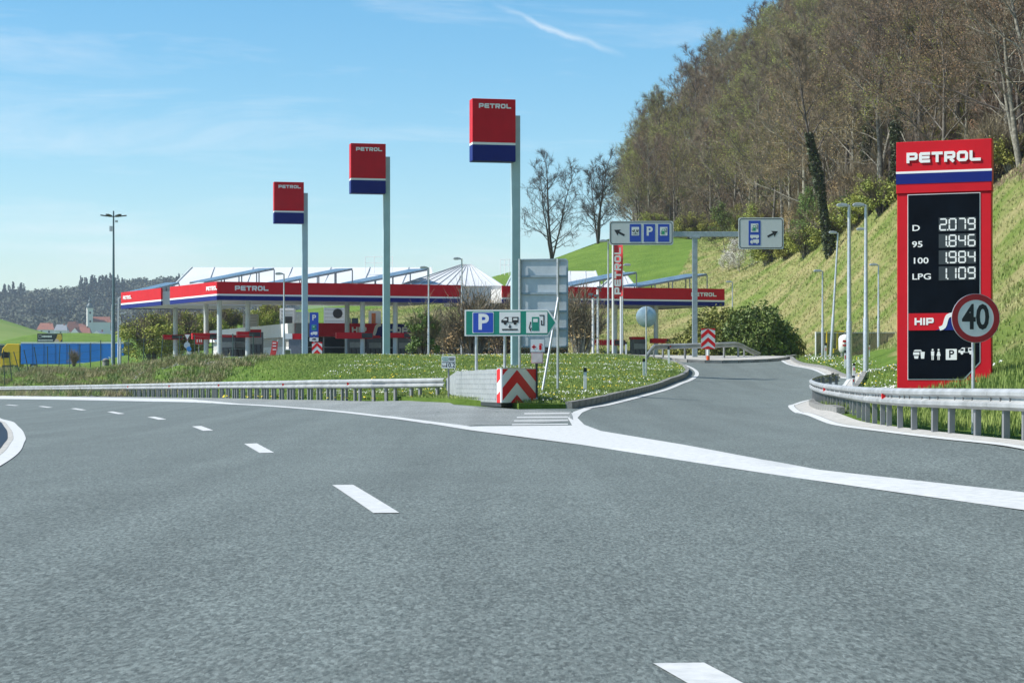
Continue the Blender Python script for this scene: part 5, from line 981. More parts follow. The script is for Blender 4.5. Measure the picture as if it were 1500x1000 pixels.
for (pb, pt, tp) in ((7, 5, 512), (18, 13, 515), (31, 20, 515), (43, 35, 512), (56, 50, 508), (70, 69.5, 507), (86, 88, 505), (102, 102, 505), (117, 117, 504), (132.5, 133, 502), (147.5, 147.5, 498), (188, 188.5, 496), (210, 211, 495), (235, 239, 494), (263, 263, 492), (286, 285, 490), (311, 311, 493), (341.5, 341, 489), (371, 371, 489)):
    Dp = 200 - max(0, (pb - 150)) * .27; x, y = xy(pb, Dp); zt = zrow(tp, Dp); xt = (pt - 750) / F * Dp; o0 = t.location
    MB().tube([(x - o0.x, y - o0.y, g1(x, y) - .2 - o0.z), (xt - o0.x, y - o0.y, zt - o0.z)], .045, 6).build('post', FG, t)
    if prev:
        for f in (.35, .65, .95):
            p = [prev[0] + (prev[3] - prev[0]) * f, prev[1], prev[2] + (prev[4] - prev[2]) * f]; q = [x + (xt - x) * f, y, g1(x, y) + (zt - g1(x, y)) * f]; MB().bar(np.array(p) - np.array(o0), np.array(q) - np.array(o0), .012).build('wire', FG, t)
    prev = (x, y, g1(x, y), xt, zt)
D = 330; t = thing('billboard', 'dark billboard with white lettering and a yellow picture in the meadow', 'billboard', (*xy(73, D), g1(*xy(73, D)))); o0 = t.location
w, zt, zb = m(36.5, D), zrow(488.5, D) - o0.z, zrow(503.5, D) - o0.z; MB().box((0, 0, (zt + zb) / 2), (w, .2, zt - zb)).build('board', mat('billboard_dark', (.02, .035, .04), .5), t)
bl = random.Random(4)
for (x0, x1, py, hh) in ((-11.5, 3, 492.7, 3.0), (-17, 4, 498.2, 2.0), (-17, -1, 501.6, 1.8)):   # lettering too small to read: rows of pale strokes
    x_ = x0
    while x_ < x1: w_ = bl.uniform(.6, 1.3); MB().box((m(x_ + w_ / 2, D), -.11, zrow(py, D) - o0.z), (m(w_, D), .02, m(hh * bl.uniform(.75, 1), D))).build('lettering_stroke', LETTER, t); x_ += w_ + .28
MB().prism([(m(a, D), zrow(b, D) - o0.z) for a, b in ((7, 501.5), (10, 495), (11.5, 489.5), (17, 489), (18, 496), (15, 501), (11, 502.5))], -.125, -.105).build('yellow_picture', mat('ad_yellow', (.80, .50, .06), .5), t); MB().prism([(m(a, D), zrow(b, D) - o0.z) for a, b in ((5.5, 501.8), (9, 496), (12.5, 497), (14.5, 501), (11, 502.8))], -.135, -.127).build('pale_picture', mat('ad_skin', (.75, .55, .45), .5), t); MB().ribbon([(m(-16, D), zrow(490.5, D) - o0.z), (m(-12.5, D), zrow(490.5, D) - o0.z), (m(-12.5, D), zrow(494.5, D) - o0.z), (m(-16, D), zrow(494.5, D) - o0.z)], m(.6, D), -.115, -.101, True).build('square_logo', mat('logo_grey', (.5, .5, .5), .5), t)
for x in (-.35, .35): MB().box((w * x, .2, zb / 2), (.2, .2, zb + .6)).build('post', GALV, t)

# ------------------------------------------------------------------ vegetation
def rot_about(v, ax, a): return Matrix.Rotation(a, 3, ax) @ v
def grow(seed, H, spread=.5, up=.55, n1=16, n2=6, n3=5, lean=0, forks=1, start=.3, r0=.2, twigs=5, twl=.8, tww=.022):
    """a bare broad-leaved tree: returns tube data for trunk+limbs and arrays of twig segments"""
    rnd = random.Random(seed); limbs = []; tw = []
    def path(p, d, L, n, wob, trop):
        pts = [p.copy()]
        for i in range(n):
            d = (d + Vector((rnd.gauss(0, wob), rnd.gauss(0, wob), rnd.gauss(0, wob) + trop))).normalized(); p = p + d * (L / n); pts.append(p.copy())
        return pts
    def sub(pts, r, lev, L):
        n = len(pts) - 1; cnt = (n2, n3)[lev - 1]
        for i in range(cnt):
            f = .25 + .75 * (i + rnd.random()) / cnt; q = f * n; j = min(int(q), n - 1); p = pts[j].lerp(pts[j + 1], q - j); d = (pts[j + 1] - pts[j]).normalized()
            ax = d.cross(Vector((rnd.gauss(0, 1), rnd.gauss(0, 1), rnd.gauss(0, 1)))).normalized(); dd = rot_about(d, ax, math.radians(rnd.uniform(28, 62))); l2 = L * rnd.uniform(.35, .6) * (1.15 - .5 * f)
            pp = path(p, dd, l2, 3, .16, .10)
            if lev == 1: limbs.append((pp, [max(.012, r * .38 * (1 - k / 4)) for k in range(4)], 4)); sub(pp, r * .4, 2, l2)
            else: tw.append((pp, .02))
            for k in range(1, 4):
                for _ in range(twigs if lev == 2 else 2):
                    dv = (pp[k] - pp[k - 1]).normalized(); ax = dv.cross(Vector((rnd.gauss(0, 1), rnd.gauss(0, 1), rnd.gauss(0, 1)))).normalized(); t0 = pp[k - 1].lerp(pp[k], rnd.random()); v = rot_about(dv, ax, math.radians(rnd.uniform(15, 60))); v = (v + Vector((0, 0, .25))).normalized()
                    tw.append(([t0, t0 + v * twl * rnd.uniform(.4, 1.1)], tww * .5))
    for fk in range(forks):
        d0 = Vector((lean + (rnd.uniform(-.28, .28) if forks > 1 else rnd.uniform(-.05, .05)), rnd.uniform(-.2, .2) if forks > 1 else rnd.uniform(-.06, .06), 1)).normalized(); hh = H * (1 if fk == 0 else rnd.uniform(.75, .95)); tp = path(Vector((0, 0, -.4)), d0, hh, 9, .045, .03); rt = r0 * (1 if fk == 0 else .7)
        limbs.append((tp, [max(.02, rt * (1 - k / 9.6) ** .8) for k in range(10)], 7))
        for i in range(n1):
            f = start + (1 - start) * (i + rnd.random() * .8) / n1; q = min(f * 9, 8.99); j = int(q); p = tp[j].lerp(tp[j + 1], q - j); az = i * 2.4 + rnd.uniform(-.5, .5); el = up + (f - start) * .7 + rnd.uniform(-.15, .15)
            d = Vector((math.cos(az) * math.cos(el), math.sin(az) * math.cos(el), math.sin(el))); L = H * spread * (1.12 - .75 * f) * rnd.uniform(.7, 1.15); pp = path(p, d, L, 5, .11, .07)
            limbs.append((pp, [max(.015, rt * .46 * (1.1 - f * .6) * (1 - k / 5.6)) for k in range(6)], 5)); sub(pp, rt * .36, 1, L)
    return limbs, tw
def seg_ribbons(tw, rnd):
    A = []; B = []; W_ = []
    for pts, w in tw:
        for k in range(len(pts) - 1): A.append(pts[k]); B.append(pts[k + 1]); W_.append((w * (1 - k / len(pts)), w * (1 - (k + 1) / len(pts)) * .8))
    A = np.array(A); B = np.array(B); W_ = np.array(W_); d = B - A; r = rnd.normal(size=A.shape); s = np.cross(d, r); s /= np.linalg.norm(s, axis=1)[:, None] + 1e-9
    V = np.stack([A - s * W_[:, :1], A + s * W_[:, :1], B + s * W_[:, 1:], B - s * W_[:, 1:]], 1).reshape(-1, 3); n = len(A); return V, np.arange(4 * n).reshape(n, 4)
def leaves(P, size, rnd, up=.3):              # small two-triangle leaves at points P
    n = len(P); a = rnd.normal(size=(n, 3)); a /= np.linalg.norm(a, axis=1)[:, None]; b = np.cross(a, rnd.normal(size=(n, 3)) + [0, 0, up]); b /= np.linalg.norm(b, axis=1)[:, None] + 1e-9; s = size * rnd.uniform(.6, 1.3, (n, 1))
    V = np.stack([P - a * s, P - b * s * .55, P + a * s, P + b * s * .55], 1).reshape(-1, 3); return V, np.arange(4 * n).reshape(n, 4)
def tree_meshes(seed, bud=None, nbud=0, bsize=.08, ivy=0, **kw):
    rnd = np.random.default_rng(seed); limbs, tw = grow(seed, **kw); mb = MB()
    for pts, rad, n in limbs: mb.tube(pts, rad, n, False)
    tm = mb.me('trunk'); tm.materials.append(BARK); tm.polygons.foreach_set('use_smooth', [True] * len(tm.polygons))
    V, Q = seg_ribbons(tw, rnd); nt_ = len(Q); parts = [(V, Q)]
    if nbud:
        ends = np.array([p[-1] for p, w in tw]); P = ends[rnd.integers(0, len(ends), nbud)] + rnd.normal(size=(nbud, 3)) * .18; V2, Q2 = leaves(P, bsize, rnd); parts.append((V2, Q2 + len(V)))
    cm_ = mesh_np('crown', np.vstack([p[0] for p in parts]), np.vstack([p[1] for p in parts]), 4); cm_.materials.append(TWIG)
    if nbud: cm_.materials.append(bud); mi = np.zeros(len(cm_.polygons), np.int32); mi[nt_:] = 1; cm_.polygons.foreach_set('material_index', mi)
    im = None
    if ivy:
        tp = limbs[0][0]; n = ivy; f = rnd.uniform(0, .62, n) * 9; j = f.astype(int); arr = np.array(tp); P = arr[j] + (arr[j + 1] - arr[j]) * (f - j)[:, None]; an = rnd.uniform(0, 6.28, n); r = .28 + .35 * rnd.random(n) * (.6 + .4 * np.sin(f * 2)); P[:, 0] += np.cos(an) * r; P[:, 1] += np.sin(an) * r
        V3, Q3 = leaves(P, .16, rnd); im = mesh_np('ivy', V3, Q3, 4); im.materials.append(IVY)
    return tm, cm_, im
def plant_tree(ms, x, y, z, s, rz, label, cat='tree', group=None, name='tree', sz=None):
    t = thing(name, label, cat, (x, y, z), rz, group); t.scale = (s, s, (sz or 1) * s)
    for nm, me_ in zip(('trunk', 'crown', 'ivy'), ms):
        if me_ is not None:
            o = bpy.data.objects.new(nm, me_); COL.objects.link(o); o.parent = t
    return t
FT = dict(n1=13, n2=6, n3=4, twigs=6, tww=.02)
KINDS = {'grey': [tree_meshes(11, BUDR, 1200, .045, H=17, spread=.50, up=.55, start=.30, r0=.26, **FT), tree_meshes(12, BUDR, 900, .045, H=19, spread=.44, up=.62, start=.38, r0=.28, **FT), tree_meshes(13, None, 0, H=16, spread=.50, up=.45, start=.26, forks=2, r0=.26, **dict(FT, n1=9))],
         'russet': [tree_meshes(21, BUDR, 6000, .055, H=15.5, spread=.52, up=.5, start=.22, r0=.22, **FT), tree_meshes(22, BUDR, 6000, .055, H=14, spread=.56, up=.45, start=.18, r0=.22, **FT)],
         'olive': [tree_meshes(31, BUDO, 7000, .06, H=15, spread=.54, up=.48, start=.18, r0=.22, **FT), tree_meshes(32, BUDO, 6000, .06, H=16.5, spread=.48, up=.55, start=.25, r0=.24, **FT)],
         'ivy': [tree_meshes(41, BUDR, 500, .07, 2600, H=19, spread=.34, up=.8, start=.5, lean=-.18, **FT)],
         'green': [tree_meshes(51, LEAFG, 5200, .12, H=9, spread=.48, up=.6, start=.12, r0=.1, **FT)]}
def conifer(seed, H, R):
    rnd = np.random.default_rng(seed); mb = MB().tube([(0, 0, -.4), (0, 0, H * .5), (0, 0, H)], [.2, .12, .02], 7); tm = mb.me('trunk'); tm.materials.append(BARK); n = 9000; h = rnd.uniform(.12, 1, n); lay = np.round(h * 16) / 16 + rnd.normal(0, .008, n); r = R * (1.02 - h) * np.sqrt(rnd.uniform(.15, 1, n)) * (.8 + .3 * np.sin(h * 50)); an = rnd.uniform(0, 6.28, n)
    P = np.c_[np.cos(an) * r, np.sin(an) * r, lay * H - r * .28]; V, Q = leaves(P, .22, rnd); cm_ = mesh_np('crown', V, Q, 4); cm_.materials.append(NEEDLE); return tm, cm_, None
CON = [conifer(61, 20, 3.2), conifer(62, 17, 3.6)]
LAB = {'grey': 'bare grey-brown tree of the hillside wood', 'russet': 'russet budding tree of the hillside wood', 'olive': 'olive budding tree of the hillside wood', 'green': 'low fresh green young tree at the edge of the hillside wood'}
rf = random.Random(77); spots = []
def okspot(x, y, dmin): return all((x - a) ** 2 + (y - b) ** 2 > dmin * dmin for a, b in spots)
def kind_at(px, y):
    w = {'grey': .40, 'russet': .26, 'olive': .34}
    if px < 1010: w = {'grey': .22, 'russet': .14, 'olive': .64}
    elif px < 1180: w = {'grey': .3, 'russet': .38, 'olive': .32}
    r = rf.random(); s = 0
    for k_, v in w.items():
        s += v
        if r < s: return k_
    return 'grey'
FE = np.array([(33, 60), (33.7, 135), (33, 180), (32, 240), (28, 285), (18, 304), (20, 350), (24, 412)])
def crown_ok(px, y, z, h): return True
for i in range(9):                            # wood edge first, then filling up the slope
    pass
cand = []
for (dmin, n, lo, hi) in ((3.6, 1400, 0.3, 7), (4.6, 2600, 6, 40)):
    for _ in range(n):
        y = rf.uniform(95, 408); ex = float(np.interp(y, FE[:, 1], FE[:, 0])); x = ex + rf.uniform(lo, hi); px = 750 + F * x / y
        if px > 1545 or px < 880 or not okspot(x, y, dmin): continue
        z = g1(x, y); py = HZ - (z - CH) * F / y
        if py < -60: continue
        spots.append((x, y)); cand.append((x, y, z, px, py))
cand = cand[:300]
for (x, y, z, px, py) in cand:
    kd = kind_at(px, y); ms = rf.choice(KINDS[kd]); s = rf.uniform(.78, 1.12)
    if px < 960: s *= .85
    zone = ' at its left end' if px < 1010 else ' in its middle' if px < 1180 else ' above the lamps' if px < 1310 else ' around the totem'
    row = ', by the skyline' if py < 190 or (px < 960) else ', low at its foot' if py > 285 else ', midway up'
    plant_tree(ms, x, y, z - .1, s, rf.uniform(0, 6.28), LAB[kd] + zone + row, group={'grey': 'bare trees of the hillside wood', 'russet': 'russet trees of the hillside wood', 'olive': 'olive trees of the hillside wood'}[kd])
# single trees that stand out
def tree_px(ms, px, D, label, s, rz=0, **kw): p = at(px, D); return plant_tree(ms, p.x, p.y, p.z - .2, s, rz, label, **kw)
tree_px(KINDS['ivy'][0], 1218, 186, 'leaning ivy-clad trunk at the lower edge of the wood', 1.0, .3); tree_px(KINDS['ivy'][0], 1262, 205, 'tall straight ivy-wrapped tree in the middle of the wood', 1.15, 2.0); tree_px(KINDS['ivy'][0], 1305, 176, 'ivy-grown trunk just above the totem top', .9, 4.2)
tree_px(CON[0], 1318, 262, 'dark green conifer high on the wooded slope', .95, 0, name='conifer'); tree_px(CON[1], 1372, 232, 'second dark conifer among the bare trees at the top', .8, 1, name='conifer')
for (px, D, s, lb) in ((1130, 300, .8, 'fresh green crown high between bare trees'), (1000, 318, .7, 'fresh green young tree inside the left of the wood'), (1395, 190, .8, 'fresh green tree right above the totem'), (1290, 215, .7, 'fresh green tree behind the two tall lamps'), (1240, 250, .8, 'fresh green tree deep in the middle of the wood')): tree_px(KINDS['green'][0], px, D, lb, s, px)
tree_px(KINDS['green'][0], 1187, 205, 'fresh green young tree at the wood edge above the lamps', .62, 1); tree_px(KINDS['green'][0], 1062, 255, 'small fresh green tree under the left wood edge', .6, 2); tree_px(KINDS['green'][0], 1140, 262, 'pale green young tree glimpsed between trunks', .7, 3)
BT = dict(n1=13, n2=5, n3=4, twigs=2, twl=.8, tww=.034)
bt1 = tree_meshes(71, None, 0, H=16.5, spread=.36, up=.5, start=.14, forks=3, r0=.24, **BT); bt2 = tree_meshes(72, None, 0, H=13.5, spread=.36, up=.55, start=.14, forks=3, r0=.22, **BT)
DKB = mat('dark_bark', (.085, .075, .065), .9, scale=4, col2=(.05, .045, .04))
for q in (bt1, bt2): q[0].materials[0] = DKB; q[1].materials[0] = DKB
tree_px(bt1, 808, 290, 'bare tree with several rising stems behind the nearest pylon', .92, .4); tree_px(bt2, 876, 287, 'bare many-stemmed tree on the green hill beside the white arrow board', .9, 1.7)
# shrubs
def shrub_mesh(seed, W, H, n, size, stems=14, mat_=None, round_=True, twigs=0):
    rnd = np.random.default_rng(seed); r2 = random.Random(seed); mb = MB(); tips = []
    for i in range(stems):
        a = r2.uniform(0, 6.28); R = r2.uniform(.2, 1); tip = Vector((math.cos(a) * W * .45 * R, math.sin(a) * W * .4 * R, H * r2.uniform(.6, .98) * (1.1 - .35 * R))); mid = tip * .5 + Vector((r2.gauss(0, .1), r2.gauss(0, .1), H * .06)); b = Vector((math.cos(a) * .25 * R, math.sin(a) * .25 * R, -.2)); mb.tube([b, mid, tip], [.05, .035, .012], 5, False); tips += [mid, tip, mid.lerp(tip, .5)]
    tm = mb.me('stem'); tm.materials.append(BARK); V = np.zeros((0, 3)); Q = np.zeros((0, 4), int); nt_ = 0
    if twigs:
        tw = []
        for _ in range(twigs):
            p = Vector(r2.choice(tips)) * r2.uniform(.45, 1); d = Vector((p.x / W * 1.6 + r2.gauss(0, .45), p.y / W * 1.6 + r2.gauss(0, .45), .9 + r2.gauss(0, .35))).normalized(); L = H * r2.uniform(.12, .32); tw.append(([p, p + d * L * .5, p + d * L + Vector((r2.gauss(0, .08), r2.gauss(0, .08), 0))], .014))
        V, Q = seg_ribbons(tw, rnd); nt_ = len(Q)
    if n:
        c = []
        for _ in range(44): a = r2.uniform(0, 6.28); R = r2.random() ** .5; c.append((math.cos(a) * W * .40 * R, math.sin(a) * W * .36 * R, H * r2.uniform(.16, .82) * (1.05 - .3 * R), r2.uniform(.12, .24) * W * .6))
        c = np.array(c); k = rnd.integers(0, len(c), n); d = rnd.normal(size=(n, 3)); d /= np.linalg.norm(d, axis=1)[:, None]; P = c[k, :3] + d * (c[k, 3] * (rnd.uniform(.25, 1.05, n) + np.abs(rnd.normal(0, .18, n))))[:, None] * [1, 1, .85]; P[:, 2] = np.maximum(P[:, 2], .03); V2, Q2 = leaves(P, size, rnd); Q = np.vstack([Q, Q2 + len(V)]); V = np.vstack([V, V2])
    cm_ = mesh_np('foliage', V, Q, 4); cm_.materials.append(TWIG); cm_.materials.append(mat_ or LEAFD); mi = np.ones(len(cm_.polygons), np.int32); mi[:nt_] = 0; cm_.polygons.foreach_set('material_index', mi); return tm, cm_
def plant(ms, px, D, label, s=1.0, rz=0, cat='shrub', group=None, name='shrub', zs=1, dz=-.1):
    p = at(px, D); t = thing(name, label, cat, (p.x, p.y, p.z + dz), rz, group); t.scale = (s, s, s * zs)
    for nm, me_ in zip(('stem', 'foliage'), ms): o = bpy.data.objects.new(nm, me_); COL.objects.link(o); o.parent = t
    return t
def dome_mesh(seed, W, H, n, size, mat_):      # dense evergreen dome with a lumpy surface
    rnd = np.random.default_rng(seed); d = rnd.normal(size=(n, 3)); d[:, 2] = np.abs(d[:, 2]) - .25; d /= np.linalg.norm(d, axis=1)[:, None]; az = np.arctan2(d[:, 1], d[:, 0]); lump = 1 + .10 * np.sin(az * 5 + seed) * np.cos(d[:, 2] * 7) + .08 * np.sin(az * 11 + d[:, 2] * 13) + .05 * np.sin(az * 23 - d[:, 2] * 19)
    P = d * (lump * (1 - np.abs(rnd.normal(0, .14, n))))[:, None] * [W / 2, W / 2, H * .8] + [0, 0, H * .2]; P[:, 2] = np.maximum(P[:, 2], .02); V, Q = leaves(P, size, rnd); cm_ = mesh_np('foliage', V, Q, 4); cm_.materials.append(mat_); mb = MB(); r2 = random.Random(seed)
    for i in range(9): a = i * .7; mb.tube([(math.cos(a) * .2, math.sin(a) * .2, -.2), (math.cos(a) * W * .2, math.sin(a) * W * .2, H * .45), (math.cos(a) * W * .34, math.sin(a) * W * .34, H * .7)], [.06, .04, .015], 5, False)
    tm = mb.me('stem'); tm.materials.append(BARK); return tm, cm_
ev = dome_mesh(81, 4.3, 3.1, 12000, .10, LEAFD); ev2 = dome_mesh(82, 4.3, 3.0, 12000, .10, LEAFY); bb = shrub_mesh(83, 3.6, 3.8, 700, .06, 46, BUDR, twigs=2600); bb2 = shrub_mesh(84, 2.4, 3.9, 3000, .09, 30, LEAFD, twigs=1600); hg = shrub_mesh(85, 4.2, 3.0, 3600, .09, 26, LEAFY, twigs=1500); wb = shrub_mesh(86, 3.0, 3.4, 5200, .045, 26, BLOSSOM, twigs=1500); bgb = shrub_mesh(87, 6.5, 5.5, 9000, .11, 36, BUDO, twigs=3400)
plant(ev2, 1050, 143, 'yellow-green evergreen shrub left half of the big clump by the far rail', 1.15, .3, zs=1.05); plant(ev, 1108, 141, 'dark evergreen shrub right half of the big clump by the ramp', 1.22, 1.2, zs=1.02); plant(ev, 1078, 150, 'dark evergreen shrub at the back of the big clump', 1.2, 2.5, zs=1.05); plant(ev2, 1008, 148, 'low yellow-green shrub under the right canopy end', .85, 2, zs=.8)
plant(ev2, 1135, 146, 'small green shrub at the right end of the big clump', .95, 4)
plant(bb2, 620, 129, 'dark leafy upright shrub beside the middle pylon', 1.0, 0, zs=1.0); plant(bb, 692, 131, 'bare brown twiggy shrub behind the arrow board', 1.3, 1.0); plant(bb, 652, 134, 'bare brown shrub left of the arrow board', .95, 2.2); plant(bb, 850, 132, 'bare brown shrub right of the tall sign back', 1.2, 3.1, zs=1.05); plant(bb, 795, 134, 'bare brown shrub hidden behind the tall sign back', 1.1, 4.5); plant(bb, 737, 135, 'bare brown shrub behind the nearest pylon foot', 1.15, 5.2)
wt = tree_meshes(96, BLOSSOM, 5200, .05, H=4.0, spread=.62, up=.35, start=.08, r0=.05, n1=16, n2=5, n3=4, twigs=3, twl=.35, tww=.012)
tree_px(wt, 1084, 232, 'white blossoming bush at the bank top under the right board', .85, 0, name='blossom_bush'); tree_px(wt, 1068, 238, 'low white blossoming bush beside the taller one', .55, 1, name='blossom_bush')
rb = random.Random(9)
HEDG = ['yellow-green bush at the wood foot, %s' % s for s in ('right under the right arrow board', 'above the far left lamp', 'behind the leaning lamp', 'behind the near tall lamp', 'beside the totem shoulder', 'at the far right edge over the bank')]
for (px, D, s), lb in zip(((1125, 222, 1.25), (1180, 205, 1.2), (1215, 196, 1.35), (1250, 186, 1.3), (1292, 176, 1.25), (1480, 142, 1.0)), HEDG): plant(hg, px, D, lb, s, rb.uniform(0, 6), group='bushes along the wood edge')
for (px, D, s, lb) in ((1150, 214, 1.0, 'olive bush filling the wood foot near the blossom'), (1272, 183, .9, 'olive bush between the two tall lamp heads'), (1010, 284, 1.2, 'olive bush over the green hill under the left board'), (960, 290, 1.1, 'olive bush at the lower left corner of the wood'), (1045, 272, 1.1, 'olive bush behind the crossbeam')): plant(bgb, px, D, lb, s * .62, rb.uniform(0, 6))
plant(bgb, 222, 205, 'big olive bush under the rear canopy beside the lorry', 1.1, .5, zs=1.0); plant(bgb, 262, 212, 'tall brown-olive bush behind the rear canopy columns', 1.1, 1.5); plant(bgb, 300, 235, 'olive bush seen between the canopy columns', .9, 3); plant(bgb, 330, 245, 'far olive bush behind the shop band', .9, 4); plant(bgb, 395, 240, 'green-brown bush behind the rooftop unit', .9, 5); plant(bb, 108, 210, 'small bare sapling in front of the blue trailer', .5, 2)

# brush under the wood's edge
ru = random.Random(21); nb_ = 0; us = shrub_mesh(91, 5.0, 5.0, 2600, .06, 40, BUDR, twigs=3600); us2 = shrub_mesh(92, 5.0, 4.6, 5200, .07, 36, BUDO, twigs=2800)
for _ in range(900):
    y = ru.uniform(100, 330); ex = float(np.interp(y, FE[:, 1], FE[:, 0])); x = ex + ru.uniform(-.8, 8 if y > 200 else 14); px = 750 + F * x / y
    if px < 905 or px > 1530 or not okspot(x, y, 2.6): continue
    spots.append((x, y)); nb_ += 1; ol = px < 1150 or ru.random() < .35; zone = 'at the left end of the wood' if px < 1010 else 'below the wood behind the two boards' if px < 1180 else 'behind the lamp heads' if px < 1310 else 'in the wood right above the totem'
    plant(us2 if ol else us, px, y, ('olive twiggy underbrush ' if ol else 'brown twiggy underbrush ') + zone, ru.uniform(.75, 1.25), ru.uniform(0, 6), group=('olive' if ol else 'brown') + ' underbrush ' + zone)
    if nb_ > 95: break

# ------------------------------------------------------------------ ground cover (uncountable)
def blades(name, P, h, w, mt, lean=.35, nb=3, parent=None):
    n = len(P); P = np.repeat(P, nb, 0); N_ = len(P); r = RNG; P = P + np.c_[r.normal(0, .05, (N_, 2)), np.zeros(N_)]; a = r.uniform(0, 6.28, N_); hh = h * r.uniform(.5, 1.25, N_); tip = P + np.c_[np.cos(a) * hh * lean * r.uniform(.2, 1.2, N_), np.sin(a) * hh * lean * r.uniform(.2, 1.2, N_), hh]; s = np.c_[-np.sin(a), np.cos(a), np.zeros(N_)] * w
    V = np.stack([P - s, P + s, tip], 1).reshape(-1, 3); return link(name, mesh_np(name, V, np.arange(3 * N_).reshape(N_, 3), 3), mt, parent)
def scatter(poly, n, dz=0.0, dens=None):
    poly = np.asarray(poly); lo, hi = poly.min(0), poly.max(0); x = RNG.uniform(lo[0], hi[0], n * 3); y = RNG.uniform(lo[1], hi[1], n * 3); k = inside(poly, x, y)
    if dens is not None: k &= RNG.random(n * 3) < dens(x, y)
    x, y = x[k][:n], y[k][:n]; return np.c_[x, y, g(x, y) + dz]
def vnoise(x, y, s):
    return .5 + .25 * (np.sin(x * s * 1.7 + 2 * np.sin(y * s * .9)) + np.sin(y * s * 1.3 + 1.7 * np.sin(x * s * 1.1 + 1)))
tag(blades('lawn_grass', scatter(ISLAND, 52000, .14, lambda x, y: 1.25 - y / 160), .085, .012, BLADE), 'short green lawn grass on the traffic island', 'grass', kind='stuff')
VERGE = np.vstack([offset(rk[(rk[:, 1] > 12)], .85), [(18, 128), (20, 120), (17, 80), (14.5, 44), (13, 12)]])
tag(blades('verge_grass', scatter(VERGE, 26000, 0, lambda x, y: np.clip(1.5 - y / 90, .25, 1)), .17, .012, BLADE), 'longer green grass behind the ramp guardrail', 'grass', kind='stuff')
tag(blades('bank_grass', scatter(BANK, 60000, -.02), .22, .028, BLADED, .6), 'rough half-dry grass covering the roadside bank', 'grass', kind='stuff')
BERM = np.vstack([offset(resample(LRAIL, 2), -.5 if offset(LRAIL, 1)[5][0] < LRAIL[5][0] else .5), [(-75, 232), (-58, 224), (-44, 196), (-30, 168), (-21, 143), (-14, 129), (-10, 95), (-6, 78)]])
tag(blades('berm_grass', scatter(BERM, 34000, 0), .16, .02, BLADE), 'green grass on the berm behind the long guardrail', 'grass', kind='stuff')
SCRUB = [(-33, 148), (-24, 124), (-18, 113), (-14.5, 118), (-15.5, 131), (-21.5, 143.5), (-30, 168), (-43, 196), (-56, 222), (-57, 208), (-44, 176)]
def clumps(P, n, h, sp):
    c = P[RNG.integers(0, len(P), n)]; return c + np.c_[RNG.normal(0, sp, (n, 2)), np.abs(RNG.normal(0, h * .25, n))]
tag(blades('heather_scrub', clumps(scatter(SCRUB, 900), 30000, .45, .35), .30, .016, HEATH, 1.0), 'brown heather-like scrub spreading over the berm', 'scrub', kind='stuff')
tag(blades('scrub_leaves', clumps(scatter(SCRUB, 500), 9000, .4, .4), .30, .02, LEAFD, 1.0), 'dark green low leaves mixed into the berm scrub', 'scrub', kind='stuff')
def flowers(name, P, r, mt, label):
    n = len(P); a = RNG.uniform(0, 6.28, n); V = []; P = P + np.c_[np.zeros((n, 2)), RNG.uniform(.04, .10, n)]
    ti = RNG.normal(0, .35, (n, 2)); 
    for j in range(5): t_ = a + j * 1.2566; V.append(P + np.c_[np.cos(t_) * r, np.sin(t_) * r, (np.cos(t_) * ti[:, 0] + np.sin(t_) * ti[:, 1]) * r * 1.2])
    V = np.stack(V, 1).reshape(-1, 3); tag(link(name, mesh_np(name, V, np.arange(5 * n).reshape(n, 5), 5), mt), label, 'flowers', kind='stuff')
dn = lambda x, y: np.clip((vnoise(x, y, .8) * .6 + vnoise(x + 31, y + 7, .23) * .4 - .52) * 4.5, 0, 1)
flowers('daisies', scatter(ISLAND, 13000, .15, lambda x, y: dn(x, y) * (x > -9)), .021, DAISY, 'white daisies scattered over the island lawn')
flowers('dandelions', scatter(ISLAND, 3400, .15, lambda x, y: np.clip((vnoise(x + 9, y, .6) - .4) * 2, 0, 1) * (x > -8)), .028, DANDEL, 'yellow dandelions scattered over the island lawn')
VD = [(11.5, 62), (13.2, 80), (15.4, 90), (17.2, 104), (17.5, 127), (19.5, 127), (19, 100), (17, 80), (14.5, 60)]
flowers('daisies', scatter(VD, 4200, .08, lambda x, y: np.clip((vnoise(x, y, .5) - .3) * 2.2, .1, 1)), .03, DAISY, 'white daisies carpeting the lawn left of the totem')
flowers('dandelions', scatter(np.vstack([VD]), 450, .08), .035, DANDEL, 'yellow dandelions in the lawn left of the totem')
flowers('dandelions', scatter(offset(resample(LRAIL, 1)[:30], .3).tolist() + offset(resample(LRAIL, 1)[:30], -.5)[::-1].tolist(), 260, .06), .045, DANDEL, 'yellow flowers at the foot of the long guardrail')

# ------------------------------------------------------------------ far wood and village
rv = np.random.default_rng(3)
def far_wood(n, kind, name, label, mt, hr, wr, px_r, D_r, cond=None):
    V = []; tot = 0; F_ = []
    while tot < n:
        px = rv.uniform(*px_r); D = rv.uniform(*D_r)
        if cond and not cond(px, D): continue
        z = float(far_z(np.array([px]), np.array([D]))[0]); x = (px - 750) / F * D; h = rv.uniform(*hr); w = rv.uniform(*wr); k = 130 if kind == 'b' else 90
        if kind == 'b': d = rv.normal(size=(k, 3)); d /= np.linalg.norm(d, axis=1)[:, None]; P = d * (rv.uniform(.5, 1.05, k))[:, None] * [w, w, h * .46] + [0, 0, h * .55]
        else: f = rv.random(k); a = rv.uniform(0, 6.28, k); P = np.c_[np.cos(a) * w * (1 - f) * .8, np.sin(a) * w * (1 - f) * .8, h * (.08 + .92 * f)]
        v, q = leaves(P, w * (.24 if kind == 'b' else .26), rv); V.append(v + [x, D, z]); tot += 1
    V = np.vstack(V); tag(link(name, mesh_np(name, V, np.arange(len(V)).reshape(-1, 4), 4), mt), label, 'wood', kind='stuff')
